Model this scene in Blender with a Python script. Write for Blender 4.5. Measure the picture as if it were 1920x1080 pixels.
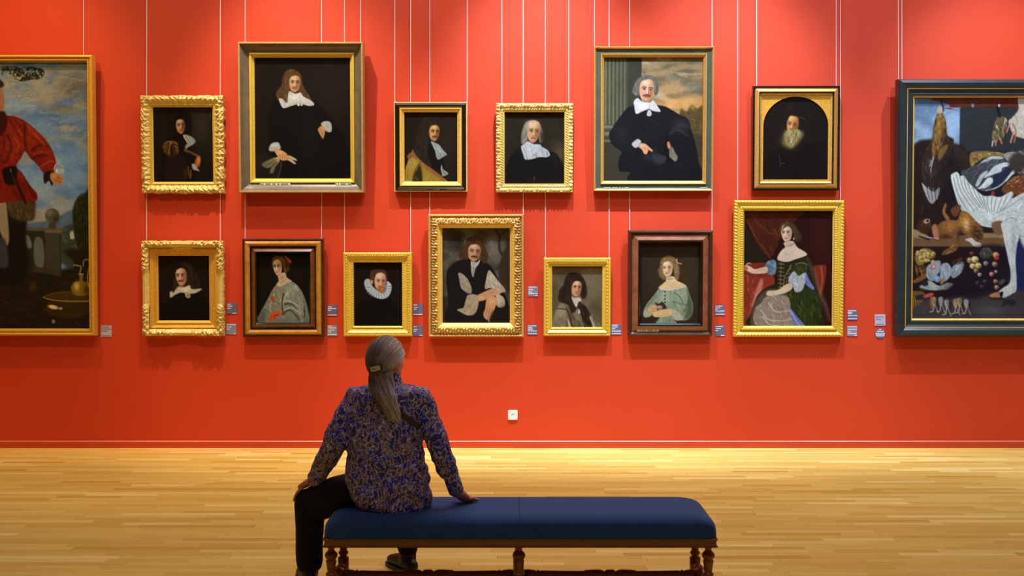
import bpy, bmesh, math, random
import numpy as np
from mathutils import Vector, Matrix

# ------------------------------------------------------------------ clearing
for _o in list(bpy.data.objects):
    bpy.data.objects.remove(_o, do_unlink=True)
SC = bpy.context.scene
COL = SC.collection

# ------------------------------------------------------------------ camera
F = 2150.0            # focal length in pixels of the 1920 frame
CAMZ = 1.70           # eye height
HZ = 474.0            # pixel row of the horizon
WALL = 10.0           # distance of the picture wall
cam = bpy.data.cameras.new('camera')
cam_o = bpy.data.objects.new('camera', cam)
COL.objects.link(cam_o)
cam_o.location = (0, 0, CAMZ)
cam_o.rotation_euler = (math.pi / 2, 0, 0)
cam.sensor_fit = 'HORIZONTAL'
cam.sensor_width = 36.0
cam.lens = F / 1920.0 * 36.0
cam.shift_y = -(540.0 - HZ) / 1920.0
cam.clip_end = 100
SC.camera = cam_o

# ------------------------------------------------------------------ world, lamps, exposure
wd = bpy.data.worlds.new('world')
SC.world = wd
wd.use_nodes = True
wd.node_tree.nodes['Background'].inputs['Color'].default_value = (0.5, 0.55, 0.6, 1)
wd.node_tree.nodes['Background'].inputs['Strength'].default_value = 0.1

SC.view_settings.view_transform = 'Standard'
SC.view_settings.look = 'None'
SC.view_settings.gamma = 1.0
SC.view_settings.use_curve_mapping = False
SC.view_settings.exposure = -0.12


def spot(name, loc, target, power, col, angle=60, blend=0.8, radius=0.05):
    l = bpy.data.lights.new(name, 'SPOT')
    l.energy = power
    l.color = col
    l.spot_size = math.radians(angle)
    l.spot_blend = blend
    l.shadow_soft_size = radius
    o = bpy.data.objects.new(name, l)
    COL.objects.link(o)
    o.location = loc
    d = Vector(target) - Vector(loc)
    o.rotation_euler = d.to_track_quat('-Z', 'Y').to_euler()
    return o


AMBER = (1.0, 0.66, 0.26)
WARM = (1.0, 0.74, 0.40)
NEUT = (1.0, 0.90, 0.78)
COOL = (0.82, 0.96, 1.26)
CEIL = 6.4
# track spots five metres off the wall (long throw, shallow shadows)
for (x, tx, tz, p, c) in ((-4.2, -3.4, 1.0, 420, AMBER), (-0.3, -0.3, 1.0, 260, WARM), (3.8, 3.4, 1.0, 560, COOL)):
    spot('track_spot', (x, WALL - 4.6, CEIL - 0.35), (tx, WALL, tz), p, c, 62, 0.9, 0.035)
# wall-washing spots close to the wall (steep shadows)
for (x, tx, tz, p, c) in ((-4.2, -4.3, 2.4, 430, AMBER), (-2.2, -1.7, 1.8, 840, NEUT), (0.3, 0.3, 1.85, 1300, COOL),
                          (2.0, 1.8, 1.85, 1140, COOL), (4.3, 4.2, 1.7, 940, COOL)):
    spot('wall_washer', (x, WALL - 1.8, CEIL - 0.3), (tx, WALL, tz), p, c, 46, 0.85, 0.03)
# daylight falling through the ceiling's laylight
al = bpy.data.lights.new('laylight_and_fill', 'AREA')
al.shape = 'RECTANGLE'
al.size, al.size_y = 7.0, 1.8
al.energy = 235
al.color = (0.98, 0.98, 1.0)
alo = bpy.data.objects.new('laylight_and_fill', al)
COL.objects.link(alo)
alo.location = (0.3, 8.0, CEIL - 0.05)
# added cool fill light, unseen overhead, to brighten the visitor's back
al2 = al.copy()
al2.energy = 52
al2.color = (0.80, 0.90, 1.15)
al_fill_o = bpy.data.objects.new('laylight_and_fill', al2)
COL.objects.link(al_fill_o)
al_fill_o.location = (0.3, 2.2, CEIL - 0.05)

# ------------------------------------------------------------------ helpers
def lin(c):
    c = np.asarray(c, dtype=np.float64) / 255.0
    return np.where(c <= 0.04045, c / 12.92, ((c + 0.055) / 1.055) ** 2.4)


def rgb(c):
    return tuple(float(v) for v in lin(c)) + (1.0,)


def at(px, py, depth):
    return Vector(((px - 960.0) / F * depth, depth, CAMZ - (py - HZ) / F * depth))


def mesh_obj(name, verts, faces, mat=None, parent=None, smooth=False):
    me = bpy.data.meshes.new(name)
    me.from_pydata([tuple(v) for v in verts], [], faces)
    if smooth:
        me.polygons.foreach_set('use_smooth', [True] * len(me.polygons))
    me.update()
    o = bpy.data.objects.new(name, me)
    COL.objects.link(o)
    if mat is not None:
        me.materials.append(mat)
    if parent is not None:
        o.parent = parent
    return o


def grid_obj(name, V, closed_u=False, mat=None, parent=None, smooth=True):
    """V: (n,m,3) array of points -> quads (closed along axis 1 when closed_u)."""
    n, m, _ = V.shape
    idx = np.arange(n * m).reshape(n, m)
    if closed_u:
        idx = np.concatenate([idx, idx[:, :1]], axis=1)
    q = np.stack([idx[:-1, :-1], idx[:-1, 1:], idx[1:, 1:], idx[1:, :-1]], axis=-1).reshape(-1, 4)
    return fast_mesh(name, V.reshape(-1, 3), q, mat, parent, smooth)


def fast_mesh(name, verts, quads, mat=None, parent=None, smooth=True, colors=None):
    me = bpy.data.meshes.new(name)
    verts = np.asarray(verts, dtype=np.float32)
    quads = np.asarray(quads, dtype=np.int32)
    nq = len(quads)
    me.vertices.add(len(verts))
    me.vertices.foreach_set('co', verts.ravel())
    me.loops.add(nq * 4)
    me.loops.foreach_set('vertex_index', quads.ravel())
    me.polygons.add(nq)
    me.polygons.foreach_set('loop_start', np.arange(0, nq * 4, 4, dtype=np.int32))
    me.polygons.foreach_set('use_smooth', np.full(nq, smooth, dtype=bool))
    me.update(calc_edges=True)
    if colors is not None:
        at_ = me.color_attributes.new('paint', 'FLOAT_COLOR', 'POINT')
        c4 = np.ones((len(verts), 4), dtype=np.float32)
        c4[:, :3] = colors
        at_.data.foreach_set('color', c4.ravel())
    o = bpy.data.objects.new(name, me)
    COL.objects.link(o)
    if mat is not None:
        me.materials.append(mat)
    if parent is not None:
        o.parent = parent
    return o


BOXF = [(0, 1, 3, 2), (4, 6, 7, 5), (0, 4, 5, 1), (2, 3, 7, 6), (0, 2, 6, 4), (1, 5, 7, 3)]


def box_data(x0, x1, y0, y1, z0, z1):
    return [(x, y, z) for x in (x0, x1) for y in (y0, y1) for z in (z0, z1)]


def box(name, x0, x1, y0, y1, z0, z1, mat=None, parent=None):
    return mesh_obj(name, box_data(x0, x1, y0, y1, z0, z1), BOXF, mat, parent)


def boxes(name, lst, mat=None, parent=None):
    v, f = [], []
    for b in lst:
        k = len(v)
        v += box_data(*b)
        f += [tuple(i + k for i in q) for q in BOXF]
    return mesh_obj(name, v, f, mat, parent)


def lathe(name, prof, axis='Z', seg=24, mat=None, parent=None, smooth=True):
    """prof: list of (t along axis, radius)."""
    a = np.linspace(0, 2 * np.pi, seg, endpoint=False)
    P = np.array(prof, dtype=float)
    t = np.repeat(P[:, :1], seg, axis=1)
    r = P[:, 1:2]
    c, s = r * np.cos(a), r * np.sin(a)
    if axis == 'Z':
        V = np.stack([c, s, t], -1)
    elif axis == 'X':
        V = np.stack([t, c, s], -1)
    else:
        V = np.stack([s, t, c], -1)
    return grid_obj(name, V, True, mat, parent, smooth)


def tag(o, label=None, cat=None, group=None, kind=None):
    if label:
        o['label'] = label
    if cat:
        o['category'] = cat
    if group:
        o['group'] = group
    if kind:
        o['kind'] = kind
    return o


def empty(name, loc=(0, 0, 0), rot=(0, 0, 0)):
    o = bpy.data.objects.new(name, None)
    o.empty_display_size = 0.1
    COL.objects.link(o)
    o.location = loc
    o.rotation_euler = rot
    return o


def _hash(ix, iy, seed):
    h = (ix.astype(np.int64) * 374761393 + iy.astype(np.int64) * 668265263 + seed * 1442695041) & 0xFFFFFFFF
    h = ((h ^ (h >> 13)) * 1274126177) & 0xFFFFFFFF
    h = h ^ (h >> 16)
    return (h & 0xFFFF) / 65535.0


def vnoise(x, y, seed=0):
    x = np.asarray(x, float)
    y = np.asarray(y, float)
    ix, iy = np.floor(x).astype(np.int64), np.floor(y).astype(np.int64)
    fx, fy = x - ix, y - iy
    fx = fx * fx * (3 - 2 * fx)
    fy = fy * fy * (3 - 2 * fy)
    a, b = _hash(ix, iy, seed), _hash(ix + 1, iy, seed)
    c, d = _hash(ix, iy + 1, seed), _hash(ix + 1, iy + 1, seed)
    return (a * (1 - fx) + b * fx) * (1 - fy) + (c * (1 - fx) + d * fx) * fy


def fbm(x, y, seed=0, octv=4):
    s, a, t = 0, 0.5, 0
    for k in range(octv):
        s = s + a * vnoise(x * 2 ** k, y * 2 ** k, seed + k * 17)
        t += a
        a *= 0.5
    return s / t


# ------------------------------------------------------------------ materials
class NT:
    def __init__(self, name):
        self.m = bpy.data.materials.new(name)
        self.m.use_nodes = True
        self.t = self.m.node_tree
        self.b = self.t.nodes['Principled BSDF']

    def n(self, typ, **kw):
        nd = self.t.nodes.new(typ)
        for k, v in kw.items():
            if k.startswith('i_'):
                key = k[2:]
                key = int(key) if key.isdigit() else key.replace('_', ' ')
                nd.inputs[key].default_value = v
            else:
                setattr(nd, k, v)
        return nd

    def l(self, a, ao, b, bi):
        self.t.links.new(a.outputs[ao], b.inputs[bi])

    def math(self, op, a, b=None, c=None):
        nd = self.n('ShaderNodeMath', operation=op)
        for i, v in enumerate((a, b, c)):
            if v is None:
                continue
            if isinstance(v, (int, float)):
                nd.inputs[i].default_value = v
            else:
                self.t.links.new(v, nd.inputs[i])
        return nd.outputs[0]

    def ramp(self, fac, stops, interp='LINEAR'):
        nd = self.n('ShaderNodeValToRGB')
        cr = nd.color_ramp
        cr.interpolation = interp
        while len(cr.elements) < len(stops):
            cr.elements.new(0.5)
        for e, (p, c) in zip(cr.elements, stops):
            e.position = p
            e.color = c if len(c) == 4 else tuple(c) + (1,)
        self.t.links.new(fac, nd.inputs[0])
        return nd.outputs[0]

    def mix(self, fac, a, b, blend='MIX'):
        nd = self.n('ShaderNodeMix', data_type='RGBA', blend_type=blend)
        for s, v in ((0, fac), (6, a), (7, b)):
            if isinstance(v, (int, float)):
                nd.inputs[s].default_value = v
            elif isinstance(v, tuple):
                nd.inputs[s].default_value = v
            else:
                self.t.links.new(v, nd.inputs[s])
        return nd.outputs[2]

    def bump(self, h, strength=0.3, dist=0.01):
        nd = self.n('ShaderNodeBump')
        nd.inputs['Strength'].default_value = strength
        nd.inputs['Distance'].default_value = dist
        self.t.links.new(h, nd.inputs['Height'])
        self.t.links.new(nd.outputs[0], self.b.inputs['Normal'])

    def set(self, **kw):
        for k, v in kw.items():
            self.b.inputs[k.replace('_', ' ')].default_value = v
        return self


def noisy(name, c1, c2, scale=20.0, rough=0.5, metal=0.0, spec=0.5, stretch=(1, 1, 1), bump=0.0, detail=4.0, bdist=0.004):
    """two-tone procedural material driven by stretched noise."""
    M = NT(name)
    tc = M.n('ShaderNodeTexCoord')
    mp = M.n('ShaderNodeMapping')
    mp.inputs['Scale'].default_value = stretch
    M.l(tc, 'Object', mp, 'Vector')
    nz = M.n('ShaderNodeTexNoise', i_Scale=scale, i_Detail=detail, i_Roughness=0.6)
    M.l(mp, 0, nz, 'Vector')
    col = M.ramp(nz.outputs['Fac'], [(0.3, rgb(c1)), (0.7, rgb(c2))])
    M.t.links.new(col, M.b.inputs['Base Color'])
    M.set(Roughness=rough, Metallic=metal)
    M.b.inputs['Specular IOR Level'].default_value = spec
    if bump:
        M.bump(nz.outputs['Fac'], bump, bdist)
    return M.m


MAT = {}
MAT['wall'] = None
M = NT('red_wall_paint')
tc = M.n('ShaderNodeTexCoord')
nz = M.n('ShaderNodeTexNoise', i_Scale=220.0, i_Detail=3.0)
M.l(tc, 'Object', nz, 'Vector')
nz2 = M.n('ShaderNodeTexNoise', i_Scale=1.3, i_Detail=3.0)
M.l(tc, 'Object', nz2, 'Vector')
M.t.links.new(M.ramp(nz2.outputs['Fac'], [(0.3, (0.58, 0.045, 0.0085)), (0.7, (0.62, 0.050, 0.0105))]), M.b.inputs['Base Color'])
M.set(Roughness=0.55)
M.b.inputs['Specular IOR Level'].default_value = 0.4
M.bump(nz.outputs['Fac'], 0.12, 0.002)
MAT['wall'] = M.m
MAT['skirting'] = noisy('red_satin_skirting', (200, 62, 34), (204, 66, 36), 4, 0.28, 0, 0.6)
MAT['edge_highlight'] = noisy('skirting_highlight', (214, 120, 98), (220, 130, 106), 4, 0.3, 0, 0.6)  # paler tone paints in the light caught along the skirting's top edge
MAT['ceiling'] = noisy('white_ceiling', (226, 224, 218), (232, 230, 226), 3, 0.9)
MAT['dark_wall'] = noisy('back_wall_paint', (70, 68, 64), (76, 74, 70), 3, 0.8)
MAT['side_wall'] = noisy('side_wall_paint', (176, 150, 120), (180, 154, 124), 3, 0.8)

M = NT('oak_strip_parquet')
geo = M.n('ShaderNodeNewGeometry')
oi = M.n('ShaderNodeObjectInfo')
rnd = M.math('FRACT', M.math('ADD', M.math('MULTIPLY', oi.outputs['Random'], 17.3), geo.outputs['Random Per Island']))
base = M.ramp(rnd, [(0.0, rgb((198, 158, 66))), (0.12, rgb((212, 176, 82))), (0.55, rgb((222, 188, 94))),
                    (0.85, rgb((226, 195, 104))), (1.0, rgb((238, 212, 128)))])
mp = M.n('ShaderNodeMapping')
mp.inputs['Scale'].default_value = (1.2, 26.0, 1.0)
M.l(geo, 'Position', mp, 'Vector')
off = M.n('ShaderNodeCombineXYZ')
M.t.links.new(M.math('MULTIPLY', rnd, 91.0), off.inputs[0])
M.t.links.new(M.math('MULTIPLY', rnd, 37.0), off.inputs[1])
va = M.n('ShaderNodeVectorMath', operation='ADD')
M.l(mp, 0, va, 0)
M.l(off, 0, va, 1)
gz = M.n('ShaderNodeTexNoise', i_Scale=3.0, i_Detail=5.0, i_Roughness=0.65)
M.l(va, 0, gz, 'Vector')
grain = M.ramp(gz.outputs['Fac'], [(0.25, (0.80, 0.76, 0.70)), (0.5, (1, 1, 1)), (0.8, (1.06, 1.05, 1.02))])
M.t.links.new(M.mix(1.0, base, grain, 'MULTIPLY'), M.b.inputs['Base Color'])
M.set(Roughness=0.5)
M.b.inputs['Specular IOR Level'].default_value = 0.3
M.bump(gz.outputs['Fac'], 0.06, 0.002)
MAT['oak'] = M.m
MAT['subfloor'] = noisy('subfloor', (92, 62, 30), (100, 68, 34), 6, 0.9)

# ------------------------------------------------------------------ room shell
HW = 6.4
YB = -2.0
tag(box('wall_front', -HW, HW, WALL, WALL + 0.2, -0.05, CEIL, MAT['wall']), kind='structure')
tag(box('wall_left', -HW - 0.2, -HW, YB, WALL, -0.05, CEIL, MAT['side_wall']), kind='structure')
tag(box('wall_right', HW, HW + 0.2, YB, WALL, -0.05, CEIL, MAT['side_wall']), kind='structure')
tag(box('wall_back', -HW, HW, YB - 0.2, YB, -0.05, CEIL, MAT['dark_wall']), kind='structure')
tag(box('ceiling', -HW, HW, YB, WALL, CEIL, CEIL + 0.2, MAT['ceiling']), kind='structure')
# skirting with a small rounded top edge
SK = [(0, 0.0), (-0.018, 0.0), (-0.018, 0.054)]
v = [(x, WALL + y, z) for x in (-HW, HW) for (y, z) in SK]
n = len(SK)
f = [(i, i + 1, n + i + 1, n + i) for i in range(n - 1)]
skb = tag(mesh_obj('baseboard_front', v, f, MAT['skirting']), kind='structure')
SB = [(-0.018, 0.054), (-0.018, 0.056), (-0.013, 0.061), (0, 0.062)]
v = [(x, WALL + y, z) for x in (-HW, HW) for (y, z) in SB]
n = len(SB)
mesh_obj('top_edge_highlight', v, [(i, i + 1, n + i + 1, n + i) for i in range(n - 1)], MAT['edge_highlight'], skb)

floor = tag(box('floor', -HW, HW, YB, WALL, -0.08, -0.014, MAT['subfloor']), kind='structure')
PW = 0.066
rng = random.Random(4)
near, rest = [], []
nrow = int((WALL - YB) / PW) + 1
for r in range(nrow):
    y1 = WALL - r * PW
    y0 = max(y1 - PW, YB)
    if y1 <= YB + 0.005:
        break
    x = -HW - rng.random() * 0.5
    while x < HW:
        ln = rng.uniform(0.36, 0.82)
        a, b = max(x, -HW), min(x + ln, HW)
        x += ln
        if b - a < 0.02:
            continue
        yc = 0.5 * (y0 + y1)
        seen = (y0 > 5.93) and (a < 0.46 * yc) and (b > -0.46 * yc)
        (near if seen else rest).append((a, b, y0, y1, yc))
near.sort(key=lambda p: p[4])
rest += near[300:]
near = near[:300]
G = 0.0006
pm = bpy.data.meshes.new('plank')
pv = [(-0.5, -0.5, 0), (0.5, -0.5, 0), (0.5, 0.5, 0), (-0.5, 0.5, 0)]
vv = [(x, y, -0.014) for (x, y, _) in pv] + [(x, y, -0.0007) for (x, y, _) in pv] + [(x * 0.997, y * 0.975, 0) for (x, y, _) in pv]
ff = [(0, 1, 5, 4), (1, 2, 6, 5), (2, 3, 7, 6), (3, 0, 4, 7), (4, 5, 9, 8), (5, 6, 10, 9), (6, 7, 11, 10), (7, 4, 8, 11), (8, 9, 10, 11)]
pm.from_pydata(vv, [], ff)
pm.materials.append(MAT['oak'])
for (a, b, y0, y1, yc) in near:
    o = bpy.data.objects.new('plank', pm)
    COL.objects.link(o)
    o.location = ((a + b) / 2, (y0 + y1) / 2, 0)
    o.scale = (b - a - 2 * G, y1 - y0 - 2 * G, 1)
    o.parent = floor
PV = np.array(vv)
allv, allq = [], []
k = 0
for (a, b, y0, y1, yc) in rest:
    allv.append(PV * np.array([b - a - 2 * G, y1 - y0 - 2 * G, 1]) + np.array([(a + b) / 2, (y0 + y1) / 2, 0]))
    allq.append(np.array(ff) + k)
    k += 12
o = fast_mesh('parquet_strips', np.concatenate(allv), np.concatenate(allq), MAT['oak'], floor, False)
tag(o, kind='stuff')

# ------------------------------------------------------------------ wall fittings
MAT['wire'] = noisy('pale_steel_wire', (232, 226, 226), (244, 240, 240), 40, 0.4, 0.0)
WIRES = [
    (157, 150, 'thin steel hanging wire above the cropped landscape painting at far left'),
    (275, 470, 'left steel wire carrying the two small gilt portraits at far left'),
    (413, 470, 'right steel wire carrying the two small gilt portraits at far left'),
    (459.5, 470, 'left steel wire running behind the large black-clad portrait to the silver gown portrait'),
    (603, 470, 'right steel wire of the silver gown portrait, emerging below the large black-clad portrait'),
    (646, 490, 'left steel wire of the white ruff portrait, passing behind the large black-clad portrait'),
    (676.5, 120, 'steel wire at the top right corner of the large black-clad portrait'),
    (740.5, 215, 'left steel wire of the black-framed portrait of a man in ochre coat'),
    (770, 490, 'right steel wire of the white ruff portrait, passing behind the ochre coat portrait'),
    (806, 425, 'left steel wire of the carved-frame portrait of a man with rolled white sleeves'),
    (876, 215, 'right steel wire of the black-framed portrait of a man in ochre coat'),
    (941, 215, 'left steel wire of the gilt portrait of an old man with wide collar'),
    (981, 425, 'right steel wire of the carved-frame portrait of a man with rolled white sleeves'),
    (1022.5, 500, 'left steel wire of the small gilt portrait of a dark-haired youth'),
    (1066.5, 215, 'right steel wire of the gilt portrait of an old man with wide collar'),
    (1114.5, 115, 'steel wire at the top left corner of the portrait with column and sunset sky'),
    (1142, 500, 'right steel wire of the small gilt portrait of a dark-haired youth'),
    (1180.5, 455, 'left steel wire of the portrait of a girl in pale green dress'),
    (1335, 455, 'right steel wire of the portrait of a girl in pale green dress'),
    (1383, 395, 'left steel wire of the seated lady in green portrait'),
    (1418.7, 185, 'left steel wire of the arched portrait of a bearded old man'),
    (1567.7, 185, 'right steel wire of the arched portrait of a bearded old man'),
    (1575.8, 395, 'right steel wire of the seated lady in green portrait, beside the arched portrait'),
    (1684.5, 175, 'outer of the paired steel wires above the dark-framed game still life'),
    (1691, 175, 'inner of the paired steel wires above the dark-framed game still life'),
]
for (px, py, lab) in WIRES:
    p = at(px, py, WALL - 0.007)
    o = lathe('hanging_wire', [(p.z, 0.0030), (CEIL - 0.02, 0.0030)], 'Z', 8, MAT['wire'])
    o.location = (p.x, WALL - 0.007, 0)
    tag(o, lab, 'wire', 'picture hanging wires')

MAT['card'] = noisy('slate_blue_card', (92, 94, 122), (98, 100, 128), 30, 0.6)
MAT['card_pale'] = noisy('lilac_grey_card', (176, 174, 196), (182, 180, 200), 30, 0.6)
MAT['card_mid'] = noisy('grey_card', (128, 130, 154), (134, 136, 160), 30, 0.6)
MAT['print'] = noisy('white_print', (226, 226, 236), (232, 232, 240), 30, 0.7)
MAT['print_dark'] = noisy('grey_print', (108, 108, 128), (114, 114, 134), 30, 0.7)
# centre px, width px, height px, card colour, lines (row 0..1, start, end), label
CARDS = [
    (199.5, 621, 20, 21, 'card_pale', [(.12, .05, .75), (.3, .05, .95), (.48, .05, .6), (.9, .1, .9)], 'pale placard beside the cropped landscape painting at far left'),
    (435, 578.5, 19, 20, 'card', [(.1, .06, .42), (.27, .06, .55), (.47, .06, .4), (.93, .55, .95)], 'upper slate placard between the two lowest left portraits'),
    (434, 617, 19, 20, 'card_mid', [(.06, .04, .95), (.3, .06, .5), (.5, .06, .35), (.95, .7, .95)], 'lower grey placard between the two lowest left portraits'),
    (623, 581.5, 19, 20, 'card', [(.18, .08, .45), (.34, .08, .9), (.52, .08, .38), (.95, .05, .95)], 'upper slate placard between silver gown and white ruff portraits'),
    (623, 620, 19, 20, 'card_mid', [(.08, .08, .45), (.24, .08, .85), (.45, .08, .7), (.62, .08, .4), (.85, .08, .95)], 'lower grey placard between silver gown and white ruff portraits'),
    (784, 580, 18.5, 20, 'card', [(.08, .04, .4), (.33, .06, .5), (.5, .06, .32), (.97, .05, .95)], 'upper slate placard right of the white ruff portrait'),
    (783.5, 620, 18.5, 19, 'card', [(.1, .06, .45), (.36, .06, .5), (.55, .06, .35), (.95, .7, .97)], 'lower slate placard right of the white ruff portrait'),
    (999.5, 546, 19, 19, 'card_mid', [(.1, .06, .85), (.34, .06, .52), (.56, .06, .38), (.72, .06, .95), (.94, .7, .95)], 'upper grey placard left of the small dark-haired youth portrait'),
    (998, 618.5, 19, 19, 'card', [(.1, .06, .9), (.28, .06, .5), (.42, .06, .55), (.6, .06, .97), (.86, .06, .97)], 'lower slate placard left of the small dark-haired youth portrait'),
    (1155, 617.5, 19, 20, 'card', [(.1, .06, .7), (.28, .06, .65), (.45, .06, .4), (.66, .06, .97), (.9, .06, .97)], 'slate placard right of the small dark-haired youth portrait'),
    (1349.5, 581.5, 19, 19, 'card', [(.1, .06, .75), (.28, .06, .5), (.42, .06, .3), (.58, .06, .97), (.9, .06, .97)], 'upper slate placard right of the girl in pale green'),
    (1349.5, 620, 19, 20, 'card', [(.1, .06, .8), (.3, .06, .6), (.48, .06, .35), (.93, .6, .95)], 'lower slate placard right of the girl in pale green'),
    (1598, 590.5, 19, 19, 'card', [(.08, .06, .85), (.24, .06, .5), (.37, .06, .42), (.55, .06, .97), (.86, .06, .97)], 'upper slate placard right of the seated lady in green'),
    (1597.5, 620.5, 19, 19, 'card_mid', [(.08, .06, .95), (.34, .06, .95), (.56, .06, .35), (.74, .06, .95), (.94, .7, .97)], 'lower grey placard right of the seated lady in green'),
    (1650, 600, 20, 21, 'card_pale', [(.22, .1, .8), (.42, .1, .55), (.88, .1, .85)], 'square pale placard left of the dark-framed game still life'),
    (1650, 625.5, 19, 19, 'round', [(.08, .38, .62), (.26, .18, .86), (.46, .05, .95), (.6, .06, .94), (.72, .1, .9)], 'round placard under the square pale one, left of the game still life'),
]
for (cx, cy, wpx, hpx, ck, lines, lab) in CARDS:
    s = F / WALL
    w, h = wpx / s, hpx / s
    p = at(cx, cy + hpx / 2, WALL)
    t = empty('wall_placard', (p.x, WALL, p.z))
    if ck == 'round':
        a = np.linspace(0, 2 * np.pi, 32, endpoint=False)
        v = [(w / 2 * math.cos(q), y, h / 2 + h / 2 * math.sin(q)) for y in (-0.005, 0) for q in a]
        f = [tuple(range(32))] + [(i, (i + 1) % 32, 32 + (i + 1) % 32, 32 + i) for i in range(32)]
        mesh_obj('plate', v, f, MAT['card'], t)
    else:
        mesh_obj('plate', [(x, y, z) for x in (-w / 2, w / 2) for y in (-0.005, 0) for z in (0, h)], BOXF, MAT[ck], t)
    rr = random.Random(int(cx * 7 + cy))
    bl = []
    for (row, a0, a1) in lines:
        x = a0
        while x < a1:
            ww = min(rr.uniform(0.10, 0.26), a1 - x)
            z = h * (1 - row)
            bl.append((w * (x - .5), w * (x + ww - .5), -0.0056, -0.0046, z - h * .045, z + h * .035))
            x += ww + 0.025
    tag(boxes('lettering', bl, MAT['print_dark' if ck == 'card_pale' else 'print'], t), kind='stuff')
    tag(t, lab, 'placard', 'wall placards')

# white wall socket plate with a caret mark
MAT['plastic'] = noisy('white_plastic', (236, 236, 238), (240, 240, 242), 10, 0.35)
MAT['grey_mark'] = noisy('grey_mark', (128, 130, 138), (134, 136, 144), 10, 0.5)
p = at(961.5, 787, WALL)
t = empty('wall_switch_plate', (p.x, WALL, p.z))
r, W2, H2 = 0.009, 0.042, 0.084
out = []
for (cx, cz, a0) in ((W2 - r, H2 - r, 0), (-W2 + r, H2 - r, 90), (-W2 + r, r, 180), (W2 - r, r, 270)):
    for k in range(6):
        a = math.radians(a0 + k * 18)
        out.append((cx + r * math.cos(a), cz + r * math.sin(a)))
nn = len(out)
v = [(x, 0, z) for x, z in out] + [(x, -0.010, z) for x, z in out] + [(x * .93, -0.013, H2 / 2 + (z - H2 / 2) * .93) for x, z in out]
f = [(i, (i + 1) % nn, nn + (i + 1) % nn, nn + i) for i in range(nn)] + \
    [(nn + i, nn + (i + 1) % nn, 2 * nn + (i + 1) % nn, 2 * nn + i) for i in range(nn)] + [tuple(range(2 * nn, 3 * nn))]
mesh_obj('plate', v, f, MAT['plastic'], t)
cv, cf = [], []
for sgn in (-1, 1):
    k = len(cv)
    for (x, z) in ((0, .056), (0, .050), (sgn * .013, .040), (sgn * .013, .046)):
        cv += [(x, -0.0138, z), (x, -0.0125, z)]
    cf += [(k, k + 2, k + 4, k + 6), (k, k + 1, k + 3, k + 2), (k + 2, k + 3, k + 5, k + 4), (k + 4, k + 5, k + 7, k + 6), (k + 6, k + 7, k + 1, k)]
mesh_obj('caret_mark', cv, cf, MAT['grey_mark'], t)
tag(t, 'small square white wall plate with grey caret mark, low on red wall', 'wall plate')

# ------------------------------------------------------------------ framed paintings
def gold(name, c1, c2, rough=0.34, metal=0.12, scale=60):
    return noisy(name, c1, c2, scale, rough, metal, 0.5, bump=0.15, bdist=0.002)


MAT['gold_pale'] = gold('pale_gilding', (206, 178, 88), (234, 210, 132))
MAT['gold_yellow'] = gold('bright_yellow_gilding', (212, 174, 44), (232, 198, 78))
MAT['gold_warm'] = gold('warm_gilding', (204, 146, 40), (226, 176, 66))
MAT['gold_slip'] = gold('gilt_slip', (222, 172, 60), (244, 204, 100))
MAT['gold_dark'] = gold('brown_gilding', (176, 134, 62), (222, 184, 104))
MAT['ochre_gold'] = gold('ochre_gilding', (200, 146, 62), (224, 176, 92), 0.5, 0.4)
MAT['tan_wood'] = noisy('tan_edge_wood', (164, 128, 76), (186, 150, 96), 30, 0.45)
MAT['taupe'] = noisy('taupe_painted_wood', (92, 82, 66), (112, 100, 82), 12, 0.3, 0, 0.6, (1, 1, 1))
MAT['walnut'] = noisy('walnut_veneer', (96, 50, 18), (140, 80, 34), 10, 0.22, 0, 0.6, (1, 1, 1))
MAT['walnut_burl'] = noisy('golden_burl_veneer', (168, 112, 34), (198, 146, 60), 18, 0.25, 0, 0.6)
MAT['rosewood'] = noisy('rosewood_veneer', (120, 66, 40), (150, 92, 62), 14, 0.18, 0, 0.7)
MAT['ebony'] = noisy('ebonised_wood', (18, 14, 12), (28, 22, 18), 20, 0.18, 0, 0.7)
MAT['brown_dark'] = noisy('dark_brown_wood', (52, 32, 18), (72, 46, 26), 16, 0.25, 0, 0.6)
MAT['teal_dark'] = noisy('dark_teal_wood', (30, 42, 44), (38, 52, 54), 10, 0.32, 0, 0.6)
MAT['grey_green'] = noisy('grey_green_wood', (64, 74, 62), (78, 88, 74), 10, 0.35, 0, 0.6)
MAT['plaque'] = noisy('ivory_plaque', (214, 216, 204), (222, 224, 212), 20, 0.5)
MAT['plaque_tan'] = noisy('tan_plaque', (216, 176, 124), (224, 186, 136), 20, 0.5)
MAT['ink'] = noisy('ink', (52, 52, 50), (58, 58, 56), 20, 0.6)

M = NT('oil_paint')
vc = M.n('ShaderNodeVertexColor', layer_name='paint')
tc = M.n('ShaderNodeTexCoord')
nz = M.n('ShaderNodeTexNoise', i_Scale=160.0, i_Detail=4.0)
M.l(tc, 'Object', nz, 'Vector')
M.l(vc, 'Color', M.b, 'Base Color')
M.set(Roughness=0.5)
M.b.inputs['Specular IOR Level'].default_value = 0.12
M.bump(nz.outputs['Fac'], 0.08, 0.002)
MAT['oil'] = M.m


# carved reliefs: (pos along rail m, rail length m, v across 0..1) -> height m
def rl_leaf(P, amp, slant=0.5, rnd=0.0):
    def fn(p, L, v):
        ph = p / P + slant * v
        a = np.abs(np.sin(np.pi * (ph + 0.35 * np.sin(2 * np.pi * (v + p / P * 0.5))))) ** 0.7
        b = 0.6 + 0.4 * np.cos(2 * np.pi * (p / P * 2 + 0.5))
        w = np.sin(np.pi * np.clip(v, 0, 1)) ** 0.7
        return amp * (a * b * w - 0.35 * w)
    return fn


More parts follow.
